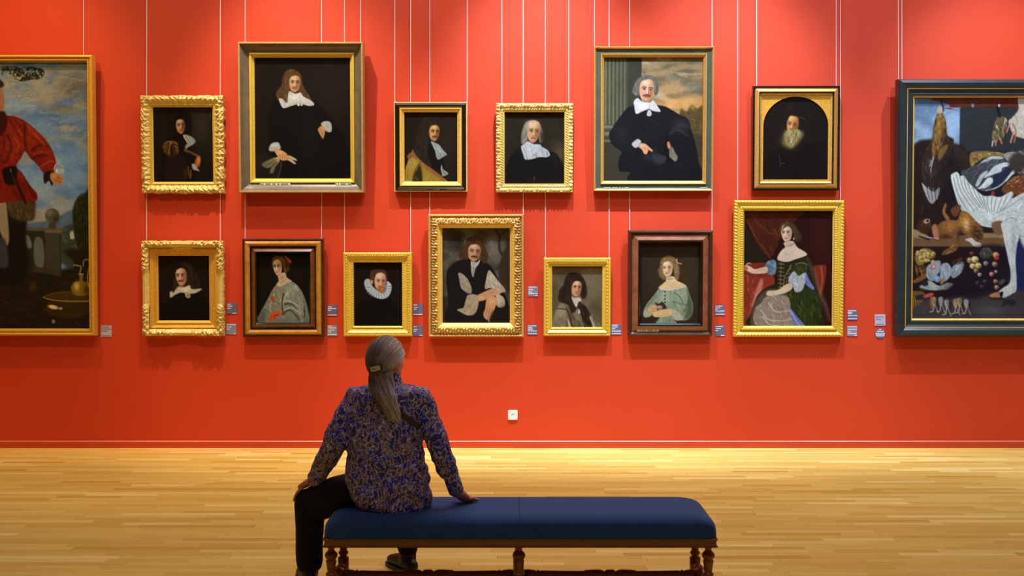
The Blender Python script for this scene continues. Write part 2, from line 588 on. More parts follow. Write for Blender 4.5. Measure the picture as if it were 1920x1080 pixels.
def rl_rope(P, amp):
    def fn(p, L, v):
        return amp * (np.abs(np.sin(np.pi * (p / P + 0.9 * v))) - 0.5) * np.sin(np.pi * v) ** 0.5
    return fn


def rl_bead(P, amp):
    def fn(p, L, v):
        q = (p / P) % 1.0 - 0.5
        d = np.sqrt(q ** 2 * 4 + (v - 0.5) ** 2 * 4)
        return amp * np.sqrt(np.clip(1 - d ** 2, 0, 1))
    return fn


def rl_scroll(sc, amp, seed=1, corner=None):
    def fn(p, L, v):
        q = np.minimum(p, L - p)
        n = fbm(q * sc, v * 2.2 + 3, seed, 3)
        rdg = 1 - np.abs(2 * n - 1) * 3.0
        cur = np.sin(2 * np.pi * (q * sc * 0.55 + 0.8 * np.sin(2 * np.pi * v * 0.9)))
        h = amp * (0.95 * np.clip(rdg, -0.8, 1) + 0.3 * cur) * np.sin(np.pi * np.clip(v, 0.02, 0.98)) ** 0.5
        if corner:
            m = np.clip((corner - q) / (corner * 0.15) + 0.5, 0, 1)
            h = h * m + amp * 0.6 * m
        return h
    return fn


def edge_wave(amp, P):
    def fn(p, L):
        q = np.minimum(p, L - p)
        return amp * (np.sin(2 * np.pi * q / P) * 0.5 + 0.3 * np.sin(2 * np.pi * q / (P * 0.37)) + 0.2)
    return fn


PAINTINGS = {}


def framed(key, name, outer, sections, canvas, hc, uc, tilt, label, cat='painting', cell=1.0, front=None):
    """outer px rect; sections: (part, material, [(u px, h m)...], relief, edge); canvas: apparent px rect;
    hc: canvas height above the back, uc: inset of the canvas in px."""
    x0, y0, x1, y1 = outer
    hmax = max(h for s in sections for (_, h) in s[2])
    Hm = (y1 - y0) * WALL / F
    gap = 0.012
    depth = WALL - gap - hmax - 0.5 * Hm * math.sin(tilt)
    s = F / depth
    w, H = (x1 - x0) / s, (y1 - y0) / s
    pb = at((x0 + x1) / 2, y1, depth)
    root = empty(name, (pb.x, WALL - gap, pb.z), (tilt, 0, 0))
    tag(root, label, cat, 'framed paintings on the red wall')

    def rail(side, p, u, h):
        if side == 0:
            return np.stack([-w / 2 + p, -h, H - u], -1)
        if side == 1:
            return np.stack([w / 2 - u, -h, H - p], -1)
        if side == 2:
            return np.stack([w / 2 - p, -h, u], -1)
        return np.stack([-w / 2 + u, -h, p], -1)

    for sec in sections:
        part, mat, pts = sec[:3]
        rel = sec[3] if len(sec) > 3 else None
        edg = sec[4] if len(sec) > 4 else None
        pts = np.array(pts, float)
        U, Hh = pts[:, 0] / s, pts[:, 1]
        acc = np.concatenate([[0], np.cumsum(np.hypot(np.diff(U), np.diff(Hh)))])
        if rel:
            nv = max(8, int(acc[-1] / 0.0035))
            tv = np.linspace(0, acc[-1], nv)
            # keep corner points
            tv = np.unique(np.concatenate([tv, acc]))
            uu, hh = np.interp(tv, acc, U), np.interp(tv, acc, Hh)
            vv_ = tv / acc[-1]
        else:
            uu, hh = U, Hh
            vv_ = acc / max(acc[-1], 1e-9)
        VV, QQ, k = [], [], 0
        for side in range(4):
            L = w if side in (0, 2) else H
            nt = max(2, int(L / 0.0045)) if rel else 2
            tt = np.linspace(0, 1, nt)
            T, UU = np.meshgrid(tt, uu, indexing='ij')
            HH = np.repeat(hh[None, :], nt, 0)
            VN = np.repeat(vv_[None, :], nt, 0)
            P = UU + T * (L - 2 * UU)
            if edg is not None:
                UU = UU + edg(P, L) * (1 - VN) ** 2 * np.clip(np.minimum(T, 1 - T) * 12, 0, 1)
            if rel:
                HH = HH + rel(P, L, VN) * np.clip(np.minimum(P - UU, L - UU - P) / 0.006, 0.0, 1)
            V = rail(side, P, UU, HH)
            a, b, _ = V.shape
            idx = np.arange(a * b).reshape(a, b) + k
            k += a * b
            VV.append(V.reshape(-1, 3))
            QQ.append(np.stack([idx[:-1, :-1], idx[1:, :-1], idx[1:, 1:], idx[:-1, 1:]], -1).reshape(-1, 4))
        fast_mesh(part, np.concatenate(VV), np.concatenate(QQ), MAT[mat], root, bool(rel))
    u = uc / s - 0.004
    PAINTINGS[key] = dict(root=root, w=w, H=H, u=u, hc=hc, canvas=canvas, cell=cell, s=s)
    return root


def name_strip(key, part, xs, z_px, hpx, mat, ink, yfront, letters=True, seed=0):
    """little plaque with lettering on the lower rail: xs px range in the photo, z px above the frame's bottom."""
    P = PAINTINGS[key]
    s = P['s']
    cxp = (P['outer'][0] + P['outer'][2]) / 2
    xa, xb = (xs[0] - cxp) / s, (xs[1] - cxp) / s
    z0, z1 = z_px / s, (z_px + hpx) / s
    t = box(part, xa, xb, -yfront - 0.002, -yfront + 0.002, z0, z1, MAT[mat], P['root']) if mat else None
    rr = random.Random(seed)
    bl = []
    x = xa + 0.004
    while x < xb - 0.006:
        ww = rr.uniform(0.004, 0.009)
        bl.append((x, x + ww, -yfront - 0.0028, -yfront - 0.0018, z0 + (z1 - z0) * .22, z1 - (z1 - z0) * .22))
        x += ww + (0.003 if rr.random() > 0.2 else 0.016)
    tag(boxes('lettering', bl, MAT[ink], t if t else P['root']), kind='stuff')


_fr = framed


def framed(key, name, outer, *a, **k):
    r = _fr(key, name, outer, *a, **k)
    PAINTINGS[key]['outer'] = outer
    return r


framed('bigL', 'framed_painting', (-200, 103, 174.5, 630),
       [('gilt_frame', 'gold_warm', [(0, 0), (0, .075), (1, .085), (3.5, .09), (5, .085), (5.5, .075), (7.5, .072), (8, .078), (10, .078), (11, .06), (13, .04), (13, .03)])],
       (-187, 116, 161, 617), .032, 12.5, .026, 'tall gilt-framed painting of a red-coated figure under blue sky, cropped at left', cell=1.25)
framed('A', 'framed_portrait', (263, 178, 418.5, 362),
       [('carved_frame', 'gold_pale', [(0, 0), (0, .045), (2, .062), (7, .07), (12, .06), (15, .05), (16.5, .046)], rl_scroll(42, .013, 3), edge_wave(.010, .20)),
        ('inner_moulding', 'gold_yellow', [(16.5, .046), (17, .052), (18.5, .052), (19, .044), (22, .03), (22, .02)])],
       (287, 200, 398, 341), .022, 22, .05, 'small portrait of man with dark curls and gold sleeve in scalloped rococo gilt frame')
framed('B', 'framed_portrait', (265.5, 451, 418, 630),
       [('carved_frame', 'gold_pale', [(0, 0), (0, .05), (2, .066), (6, .072), (11, .06), (13, .05)], rl_scroll(52, .017, 8, .26), edge_wave(.004, .11)),
        ('plain_moulding', 'gold_warm', [(13, .05), (14, .054), (16, .054), (17.5, .045), (22, .036), (22.5, .042), (24.5, .042), (25, .034), (28.5, .024), (28.5, .016)])],
       (296, 479, 392, 600), .018, 28.5, .035, 'small portrait of long-haired man with white collar, corner-carved gilt frame, bottom left')
framed('C', 'framed_portrait', (446.5, 78, 681, 360),
       [('wooden_edge', 'tan_wood', [(0, 0), (0, .118), (1, .124), (3, .124), (4, .116)]),
        ('cove_moulding', 'taupe', [(4, .116), (5, .108), (8, .088), (12, .07), (16, .06), (18.5, .058)]),
        ('gilt_slip', 'gold_yellow', [(18.5, .056), (18.7, .068), (21, .07), (23, .062), (23.4, .054), (27, .036), (27, .026)])],
       (477.5, 108, 657, 334), .03, 27, .04, 'large portrait of long-haired man in black holding pale gloves, taupe frame with gilt slip', cell=1.1)
framed('D', 'framed_portrait', (454, 447, 606, 632),
       [('outer_edge', 'brown_dark', [(0, 0), (0, .05), (1.5, .058), (3.5, .058), (4, .05)]),
        ('burl_moulding', 'walnut_burl', [(4, .052), (6, .064), (9, .07), (12, .064), (14, .052)]),
        ('dark_fillet', 'ebony', [(14, .050), (14.2, .055), (16, .055), (16.5, .040)]),
        ('sloping_moulding', 'walnut', [(16.5, .040), (24, .062)]),
        ('sight_edge', 'ebony', [(24, .062), (24.6, .066), (26.5, .056), (26.5, .016)])],
       (478.5, 474, 580, 603), .018, 26.5, .035, 'portrait of lady in silver gown with red ribbons, burl and walnut frame')
framed('E', 'framed_portrait', (643.5, 473, 772, 630.5),
       [('gilt_moulding', 'gold_yellow', [(0, 0), (0, .05), (1.5, .058), (4, .06), (5, .055)]),
        ('carved_band', 'gold_yellow', [(5, .052), (6, .054), (8, .052)], rl_bead(.024, .006)),
        ('cove_moulding', 'gold_yellow', [(8, .05), (10, .042), (13, .037), (15, .036)]),
        ('sight_carving', 'gold_yellow', [(15, .036), (16, .04), (18, .034), (19, .024), (19, .014)], rl_bead(.02, .004))],
       (661.5, 492, 753.5, 610.5), .016, 19, .035, 'small portrait of short-haired bearded man in white ruff, yellow gilt frame')
framed('F', 'framed_portrait', (738.5, 190.5, 876, 358.5),
       [('gilt_edge', 'gold_pale', [(0, 0), (0, .05), (.8, .054), (2, .054), (2.2, .05)]),
        ('black_moulding', 'ebony', [(2.2, .05), (3.2, .058), (5, .062), (8, .056), (10.5, .046)]),
        ('gilt_slip', 'gold_slip', [(10.5, .046), (11, .052), (13, .052), (13.5, .046), (15.5, .042), (19, .026), (19, .016)])],
       (756, 211, 857, 338), .018, 19, .05, 'portrait of man with long dark wig and ochre coat, black and gilt frame')
framed('G', 'framed_portrait', (803, 401, 982, 632),
       [('outer_edge', 'gold_dark', [(0, 0), (0, .058), (1, .066), (3, .068), (4.5, .06)]),
        ('carved_band', 'gold_dark', [(4.5, .050), (7, .060), (11, .070), (15, .076), (18, .072)], rl_leaf(.048, .024, .7)),
        ('gilt_slip', 'gold_slip', [(18, .072), (18.5, .064), (20, .062), (26, .034), (26, .018)])],
       (828, 427, 957.5, 601.5), .02, 26, .045, 'portrait of man with moustache and rolled white sleeves, deeply carved brown-gold frame')
framed('H', 'framed_portrait', (930, 193, 1074.5, 360),
       [('carved_frame', 'gold_pale', [(0, 0), (0, .045), (1, .056), (4, .062), (7.5, .056), (9, .046)], rl_leaf(.058, .017, .6)),
        ('rope_band', 'gold_pale', [(9, .046), (10, .05), (12, .05), (14, .042)], rl_rope(.022, .009)),
        ('sight_edge', 'gold_slip', [(14, .042), (14.5, .044), (15.5, .044), (16.5, .026), (16.5, .016)])],
       (946, 210, 1058, 343), .018, 16.5, .05, 'portrait of balding grey-haired man with broad white collar, leafy pale gilt frame')
framed('I', 'framed_portrait', (1019.5, 483, 1145, 630),
       [('gilt_moulding', 'gold_yellow', [(0, 0), (0, .044), (1, .05), (3, .052), (4.5, .048)]),
        ('carved_band', 'gold_yellow', [(4.5, .046), (6, .05), (8.5, .046)], rl_bead(.030, .006)),
        ('cove_moulding', 'gold_yellow', [(8.5, .045), (10.5, .038), (12.5, .034), (13, .038), (14.5, .036), (16, .026), (16, .014)])],
       (1035, 499.5, 1129.5, 613), .016, 16, .05, 'small portrait of dark-haired youth in grey cloak, narrow yellow gilt frame')
framed('J', 'framed_portrait', (1114, 87.5, 1338, 357),
       [('gilt_edge', 'ochre_gold', [(0, 0), (0, .064), (.6, .068), (1.2, .068), (3.4, .052)]),
        ('green_moulding', 'grey_green', [(3.4, .052), (5, .048), (9, .046), (12.5, .046)]),
        ('gilt_slip', 'ochre_gold', [(12.5, .046), (13, .056), (14, .056), (19, .032), (19, .02)])],
       (1131, 109, 1319, 336), .022, 19, .045, 'large portrait of moustached man in black before column and sunset sky, grey-green frame', cell=1.1)
framed('K', 'framed_portrait', (1178, 431, 1336.5, 630),
       [('outer_moulding', 'brown_dark', [(0, 0), (0, .05), (1, .06), (3, .064), (5, .06), (6.5, .05), (8, .038)]),
        ('sloping_moulding', 'rosewood', [(8, .038), (18.5, .064)]),
        ('black_slip', 'ebony', [(18.5, .064), (19, .067), (21, .065), (23.5, .050), (23.5, .014)])],
       (1202, 454.5, 1315, 606.7), .016, 23.5, .04, 'portrait of girl in pale green dress with ringlets, rosewood veneer frame')
framed('L', 'framed_portrait', (1412, 160.5, 1575, 356.5),
       [('black_edge', 'ebony', [(0, 0), (0, .05), (1, .056), (3, .056), (3.6, .05)]),
        ('gilt_moulding', 'ochre_gold', [(3.6, .044), (4.2, .046), (10.4, .064), (11, .064)]),
        ('brown_fillet', 'brown_dark', [(11, .064), (11.5, .052), (13.5, .042)]),
        ('inner_gilt', 'ochre_gold', [(13.5, .042), (14, .047), (17, .036), (17, .020)])],
       (1429.5, 178, 1561, 340), .020, 17, .04, 'portrait of bearded old man in an arched gold opening, black-edged frame')
framed('M', 'framed_portrait', (1376.5, 375, 1582.5, 631.5),
       [('carved_edge', 'gold_yellow', [(0, 0), (0, .046), (1, .054), (4, .058), (6.5, .052)], rl_rope(.028, .008)),
        ('cove_moulding', 'gold_yellow', [(6.5, .05), (9, .042), (11.5, .04), (12, .046)]),
        ('gadroon_band', 'gold_yellow', [(12, .046), (13, .05), (17, .046), (18, .038)], rl_bead(.020, .006)),
        ('sight_edge', 'gold_slip', [(18, .038), (20, .026), (20, .016)])],
       (1396, 395, 1562, 609), .018, 20, .03, 'portrait of seated lady in green and silver dress by red drapery, wide yellow gilt frame', cell=1.05)
framed('bigR', 'framed_painting', (1684, 148, 2262, 632),
       [('dark_outer_moulding', 'teal_dark', [(0, 0), (0, .085), (2, .1), (7, .108), (13, .1), (16.8, .085)]),
        ('gilt_line', 'gold_slip', [(16.8, .085), (17.1, .088), (17.9, .088), (18.2, .085)]),
        ('dark_inner_moulding', 'teal_dark', [(18.2, .085), (22, .075), (26, .07), (27, .074), (29, .072), (30, .06)]),
        ('gilt_slip', 'gold_slip', [(30, .06), (31, .062), (34, .042), (34, .032)])],
       (1717.5, 186, 2228, 597), .034, 33.5, .03, 'huge dark-framed still life of hanging game and swan, cropped at right', cell=1.25)

name_strip('C', 'name_plaque', (484, 541), 14.0, 5.0, 'plaque', 'ink', .066, seed=3)
name_strip('C', 'name_plaque', (626, 656), 14.0, 5.0, 'plaque', 'ink', .066, seed=4)
name_strip('J', 'lettering', (1132, 1180), 4.6, 2.6, None, 'plaque', .051, seed=5)
name_strip('J', 'lettering', (1313, 1328), 4.6, 2.6, None, 'plaque', .051, seed=6)
name_strip('K', 'name_plaque', (1195, 1236), 8.6, 3.6, 'plaque_tan', 'ink', .050, seed=7)
for xs, sd in (((748, 800), 8), ((812, 824), 9), ((837, 866), 10)):
    name_strip('F', 'small_plaque', xs, 3.0, 1.6, 'taupe', 'ink', .059, seed=sd)

# ------------------------------------------------------------------ bench
MAT['velvet'] = None
M = NT('navy_velvet')
tc = M.n('ShaderNodeTexCoord')
nz = M.n('ShaderNodeTexNoise', i_Scale=9.0, i_Detail=5.0)
M.l(tc, 'Object', nz, 'Vector')
M.t.links.new(M.ramp(nz.outputs['Fac'], [(0.3, rgb((14, 58, 112))), (0.7, rgb((18, 66, 124)))]), M.b.inputs['Base Color'])
M.set(Roughness=0.85)
M.b.inputs['Sheen Weight'].default_value = 0.6
M.b.inputs['Sheen Roughness'].default_value = 0.4
M.b.inputs['Sheen Tint'].default_value = rgb((120, 180, 255))
nf = M.n('ShaderNodeTexNoise', i_Scale=600.0, i_Detail=2.0)
M.l(tc, 'Object', nf, 'Vector')
M.bump(nf.outputs['Fac'], 0.15, 0.001)
MAT['velvet'] = M.m
MAT['bench_wood'] = noisy('polished_brown_wood', (104, 52, 16), (140, 76, 26), 16, 0.28, 0, 0.6, (1, 4, 4))
MAT['seam'] = noisy('velvet_seam', (16, 26, 50), (20, 30, 56), 16, 0.9)

BD = 5.51                       # depth of the near legs
BS = F / BD
bx0, bx1 = (608 - 960) / BS, (1343 - 960) / BS
bc = (bx0 + bx1) / 2
bl = (bx1 - bx0)
ZB, ZT, ZA = 0.338, 0.446, 0.295
D = 0.40                        # near to far legs
bench = empty('upholstered_bench', (bc, BD + D / 2, 0))
tag(bench, 'long bench with navy velvet seat and turned brown wooden legs', 'bench')
# cushion: stacked rounded rectangles
hx, hy = bl / 2, D / 2 + 0.055
rings = []
R = 0.085


def rrect(hx, hy, r, n=10):
    pts = []
    for (sx, sy, a0) in ((1, 1, 0), (-1, 1, 90), (-1, -1, 180), (1, -1, 270)):
        for k in range(n + 1):
            a = math.radians(a0 + 90 * k / n)
            pts.append((sx * (hx - r) + r * math.cos(a), sy * (hy - r) + r * math.sin(a)))
    return pts


prof = [(0.0, ZB), (0.0, ZB + 0.028), (-0.002, ZB + 0.045)]
RC = ZT - (ZB + 0.045)
for k in range(1, 11):
    a = math.pi / 2 * k / 10
    prof.append((-0.002 - (RC * 1.05) * (1 - math.cos(a)), ZB + 0.045 + RC * math.sin(a) * 0.965))
for k, f_ in enumerate((0.55, 0.2, 0.0)):
    pass
V = []
for (ins, z) in prof:
    V.append([(x, y, z) for x, y in rrect(hx + ins * 1.7, hy + ins, 0.06)])
top_in = prof[-1][0]
for q, dz in ((0.75, 0.0025), (0.4, 0.0035), (0.02, 0.004)):
    V.append([(x, y, prof[-1][1] + dz) for x, y in rrect((hx + top_in * 1.7) - (hy + top_in) * (1 - q), (hy + top_in) * q, 0.06 * q)])
# seat end slopes a touch more than the long sides
cush = grid_obj('seat_cushion', np.array(V), True, MAT['velvet'], bench, True)
bm = bmesh.new()
bm.from_mesh(cush.data)
bm.verts.ensure_lookup_table()
nn = len(V[0])
bm.faces.new([bm.verts[len(bm.verts) - nn + i] for i in range(nn)])
bm.to_mesh(cush.data)
bm.free()
# seam across the seat
sx = (974 - 960) / BS - bc
sv = []
for (y, z) in [(-(hy) - .0006, ZB + .03)] + [(-(hy + i) - .0006, z + .0006) for (i, z) in prof[3:]] + [(0, ZT + .0062), (hy - .08, ZT + .003)]:
    sv.append((y, z))
sv = sv[4:]
v = [(sx + dx, y, z) for (y, z) in sv for dx in (-.0012, .0012)]
f = [(2 * i, 2 * i + 1, 2 * i + 3, 2 * i + 2) for i in range(len(sv) - 1)]
mesh_obj('seat_seam', v, f, MAT['seam'], cush)
# apron with mouldings
AP = [(0.000, ZB), (0.006, ZB - 0.002), (0.006, ZB - 0.008), (0.001, ZB - 0.011), (0.0, ZA + 0.010), (0.006, ZA + 0.007), (0.007, ZA + 0.002), (0.0, ZA), (-0.02, ZA)]
ax, ay = hx - 0.006, hy - 0.006
V = [[(x, y, z) for x, y in rrect(ax + d, ay + d, 0.012, 3)] for (d, z) in AP]
grid_obj('apron', np.array(V), True, MAT['bench_wood'], bench, False)
box('seat_board', -ax + .02, ax - .02, -ay + .02, ay - .02, ZA + .004, ZB + .01, MAT['bench_wood'], bench)
LEG = [(.0, .0), (.0, .018), (.006, .024), (.018, .026), (.03, .020), (.036, .017), (.05, .021), (.062, .024), (.066, .024), (.066, .028), (.132, .028), (.132, .022),
       (.140, .018), (.148, .022), (.153, .026), (.158, .0265), (.163, .022), (.168, .018), (.178, .0195), (.200, .0225), (.218, .0255), (.222, .0255), (.226, .0215), (.230, .0215),
       (.234, .026), (.240, .0302), (.247, .0315), (.254, .0302), (.260, .026), (.266, .0195), (.272, .0155), (.277, .0145), (.282, .017), (.286, .024), (.289, .0285), (ZA + .003, .029), (ZA + .003, 0)]
legx = [(621 - 960) / BS - bc, (973 - 960) / BS - bc, (1328 - 960) / BS - bc]
for x in legx:
    for y in (-D / 2, D / 2):
        o = lathe('leg', LEG, 'Z', 24, MAT['bench_wood'], bench)
        o.location = (x, y, 0)
ZS = 0.100
SIDE = [(-.178, .0), (-.178, .016), (-.15, .014), (-.12, .017), (-.10, .024), (-.09, .026), (-.08, .02), (-.07, .016), (-.05, .020), (-.035, .030), (-.015, .036), (0, .037), (.015, .036), (.035, .030), (.05, .020), (.07, .016), (.08, .02), (.09, .026),
        (.10, .024), (.12, .017), (.15, .014), (.178, .016), (.178, 0)]
for x in legx:
    o = lathe('side_stretcher', SIDE, 'Y', 20, MAT['bench_wood'], bench)
    o.location = (x, 0, ZS)
for a, b in ((0, 1), (1, 2)):
    h = (legx[b] - legx[a]) / 2 - 0.030
    half = [(0, .022), (.010, .0235), (.020, .021), (.026, .015), (.030, .014), (.036, .019), (.055, .0235), (.10, .022), (.125, .020), (.128, .016), (h * .55, .0165), (h - .085, .0185), (h - .075, .016), (h - .066, .023), (h - .058, .016), (h - .05, .020), (h - .02, .024), (h, .022)]
    pr = [(-t, r) for (t, r) in reversed(half)] + half[1:]
    o = lathe('long_stretcher', [(pr[0][0], 0)] + pr + [(pr[-1][0], 0)], 'X', 20, MAT['bench_wood'], bench)
    o.location = ((legx[a] + legx[b]) / 2, 0, ZS)

# ------------------------------------------------------------------ seated visitor
from mathutils.bvhtree import BVHTree


def _cr(pts, closed, n=6):
    p = np.array(pts, float)
    m = len(p)
    if m < 3:
        return p
    out = []
    t = np.linspace(0, 1, n, endpoint=False)[:, None]
    rng_ = range(m) if closed else range(m - 1)
    for i in rng_:
        if closed:
            a, b, c, d = p[(i - 1) % m], p[i], p[(i + 1) % m], p[(i + 2) % m]
        else:
            a, b, c, d = p[max(i - 1, 0)], p[i], p[i + 1], p[min(i + 2, m - 1)]
        out.append(0.5 * (2 * b + (c - a) * t + (2 * a - 5 * b + 4 * c - d) * t ** 2 + (3 * b - a - 3 * c + d) * t ** 3))
    if not closed:
        out.append(p[-1:])
    return np.concatenate(out)


def tube(pts, rad, seg=18, n=6, up=None, cap=1.0):
    """pts: 3D points, rad: (ra, rb) or r per point; returns verts, quads of a smooth capped tube."""
    P = _cr(pts, False, n) if len(pts) > 2 else np.array(pts, float)
    Rr = np.array([(r, r) if np.isscalar(r) else r for r in rad], float)
    Rr = _cr(Rr, False, n) if len(Rr) > 2 else Rr
    T = np.gradient(P, axis=0)
    T /= np.linalg.norm(T, axis=1)[:, None] + 1e-9
    u = np.array(up if up is not None else (0.0, 1.0, 0.02), float)
    rings = []
    for i in range(len(P)):
        b = np.cross(T[i], u)
        b /= np.linalg.norm(b) + 1e-9
        c = np.cross(b, T[i])
        a = np.linspace(0, 2 * np.pi, seg, endpoint=False)
        rings.append((P[i], b, c, Rr[i], a, T[i]))
    V = []
    # rounded caps
    def ring(p, b, c, r, a, k, off):
        return p + off + k * (np.cos(a)[:, None] * b * r[0] + np.sin(a)[:, None] * c * r[1])
    p, b, c, r, a, t = rings[0]
    m = min(r) * cap
    for k in (0.05, 0.5, 0.85):
        V.append(ring(p, b, c, r, a, k, -t * m * math.sqrt(1 - k * k)))
    for (p, b, c, r, a, t) in rings:
        V.append(ring(p, b, c, r, a, 1.0, 0))
    m = min(r) * cap
    for k in (0.85, 0.5, 0.05):
        V.append(ring(p, b, c, r, a, k, t * m * math.sqrt(1 - k * k)))
    V = np.array(V)
    nr = len(V)
    idx = np.arange(nr * seg).reshape(nr, seg)
    ix = np.concatenate([idx, idx[:, :1]], 1)
    q = np.stack([ix[:-1, :-1], ix[:-1, 1:], ix[1:, 1:], ix[1:, :-1]], -1).reshape(-1, 4)
    caps = [idx[0].tolist()[::-1], idx[-1].tolist()]
    return V.reshape(-1, 3), q.tolist() + caps


def ellip(c, r, axes=None, nu=24, nv=14):
    """ellipsoid; axes: 3x3 rows = local axes."""
    A = np.eye(3) if axes is None else np.array(axes, float)
    V = []
    for i in range(1, nv):
        th = math.pi * i / nv
        a = np.linspace(0, 2 * np.pi, nu, endpoint=False)
        L = np.stack([np.cos(a) * math.sin(th) * r[0], np.sin(a) * math.sin(th) * r[1], np.full(nu, math.cos(th) * r[2])], -1)
        V.append(L @ A + np.array(c))
    V = np.array(V)
    n = nv - 1
    idx = np.arange(n * nu).reshape(n, nu)
    ix = np.concatenate([idx, idx[:, :1]], 1)
    q = np.stack([ix[:-1, :-1], ix[:-1, 1:], ix[1:, 1:], ix[1:, :-1]], -1).reshape(-1, 4).tolist()
    return V.reshape(-1, 3), q + [idx[0].tolist()[::-1], idx[-1].tolist()]


def join(parts):
    v, f, k = [], [], 0
    for pv, pf in parts:
        v.append(np.asarray(pv))
        f += [tuple(int(i) + k for i in q) for q in pf]
        k += len(pv)
    return np.concatenate(v), f


def blob(name, parts, voxel, smooth, mat, parent, fold=None):
    v, f = join(parts)
    o = mesh_obj(name + '_cage', v, f)
    bm = bmesh.new()
    bm.from_mesh(o.data)
    bmesh.ops.recalc_face_normals(bm, faces=bm.faces)
    bm.to_mesh(o.data)
    bm.free()
    md = o.modifiers.new('r', 'REMESH')
    md.mode = 'VOXEL'
    md.voxel_size = voxel
    ms = o.modifiers.new('s', 'SMOOTH')
    ms.iterations = smooth
    ms.factor = 0.6
    dg = bpy.context.evaluated_depsgraph_get()
    me = bpy.data.meshes.new_from_object(o.evaluated_get(dg))
    old = o.data
    bpy.data.objects.remove(o, do_unlink=True)
    bpy.data.meshes.remove(old)
    me.name = name
    if fold is not None:
        n = len(me.vertices)
        co = np.empty(n * 3, np.float32)
        no = np.empty(n * 3, np.float32)
        me.vertices.foreach_get('co', co)
        me.vertex_normals.foreach_get('vector', no)
        co, no = co.reshape(-1, 3), no.reshape(-1, 3)
        co = co + no * fold(co)[:, None]
        me.vertices.foreach_set('co', co.ravel().astype(np.float32))
    # into the parent's space
    loc = np.array(parent.location)
    n = len(me.vertices)
    co = np.empty(n * 3, np.float32)
    me.vertices.foreach_get('co', co)
    co = co.reshape(-1, 3) - loc
    me.vertices.foreach_set('co', co.ravel().astype(np.float32))
    me.polygons.foreach_set('use_smooth', np.ones(len(me.polygons), bool))
    me.update()
    me.materials.clear()
    me.materials.append(mat)
    o = bpy.data.objects.new(name, me)
    COL.objects.link(o)
    o.parent = parent
    return o


def q3(px, py, d):
    return np.array(at(px, py, d))


MAT['skin'] = noisy('weathered_skin', (196, 128, 108), (208, 142, 120), 30, 0.5, 0, 0.4, bump=0.1)
MAT['trousers'] = noisy('black_trousers', (13, 12, 13), (18, 17, 18), 60, 0.85, 0, 0.25)
MAT['shoe'] = noisy('black_shoe', (16, 15, 16), (24, 22, 22), 30, 0.5)
MAT['sole'] = noisy('grey_sole', (58, 60, 66), (66, 68, 74), 30, 0.7)
MAT['strap'] = noisy('brown_leather', (46, 30, 24), (58, 40, 32), 40, 0.6)
MAT['clip_dark'] = noisy('dark_clip', (26, 22, 20), (34, 28, 24), 40, 0.4)
MAT['clip_pale'] = noisy('pale_clip_panel', (176, 186, 150), (206, 206, 176), 60, 0.4)
MAT['clip_red'] = noisy('red_flower_mark', (150, 60, 50), (160, 70, 56), 60, 0.5)
MAT['eye_white'] = noisy('eye_white', (226, 222, 216), (230, 226, 220), 10, 0.2)
MAT['iris'] = noisy('iris', (60, 70, 80), (66, 76, 86), 10, 0.2)

M = NT('grey_hair')
tc = M.n('ShaderNodeTexCoord')
geo = M.n('ShaderNodeNewGeometry')
nz = M.n('ShaderNodeTexNoise', i_Scale=26.0, i_Detail=3.0)
M.l(tc, 'Object', nz, 'Vector')
sx_ = M.n('ShaderNodeSeparateXYZ')
M.l(tc, 'Object', sx_, 0)
side = M.math('MULTIPLY', M.math('ADD', sx_.outputs[0], 0.0), 5.0)      # greyer towards the temple
fac = M.math('ADD', M.math('ADD', M.math('MULTIPLY', geo.outputs['Random Per Island'], 0.40), M.math('MULTIPLY', nz.outputs['Fac'], 0.34)), side)
M.t.links.new(M.ramp(fac, [(0.0, rgb((104, 88, 78))), (0.3, rgb((160, 146, 138))), (0.6, rgb((206, 196, 192))), (0.9, rgb((246, 238, 238)))]), M.b.inputs['Base Color'])
M.set(Roughness=0.55)
M.b.inputs['Specular IOR Level'].default_value = 0.3
MAT['hair'] = M.m

M = NT('paisley_cotton')
tc = M.n('ShaderNodeTexCoord')


def warp(vec, scale, amt, detail=1.0):
    wn = M.n('ShaderNodeTexNoise', i_Scale=scale, i_Detail=detail)
    M.t.links.new(vec, wn.inputs['Vector'])
    sb = M.n('ShaderNodeVectorMath', operation='SUBTRACT')
    M.l(wn, 'Color', sb, 0)
    sb.inputs[1].default_value = (0.5, 0.5, 0.5)
    sc1 = M.n('ShaderNodeVectorMath', operation='SCALE')
    sc1.inputs['Scale'].default_value = amt
    M.l(sb, 0, sc1, 0)
    ad = M.n('ShaderNodeVectorMath', operation='ADD')
    M.t.links.new(vec, ad.inputs[0])
    M.l(sc1, 0, ad, 1)
    return ad.outputs[0]


def vor(vec, scale, stretch, rot, randomness=0.9):
    mp = M.n('ShaderNodeMapping')
    mp.inputs['Scale'].default_value = stretch
    mp.inputs['Rotation'].default_value = rot
    M.t.links.new(vec, mp.inputs['Vector'])
    v = M.n('ShaderNodeTexVoronoi', i_Scale=scale, i_Randomness=randomness)
    M.l(mp, 0, v, 'Vector')
    sp = M.n('ShaderNodeSeparateColor')
    M.l(v, 'Color', sp, 0)
    return v.outputs['Distance'], sp.outputs[0], sp.outputs[1]


W1 = warp(tc.outputs['Object'], 20.0, 0.07)
W2 = warp(tc.outputs['Object'], 26.0, 0.045)
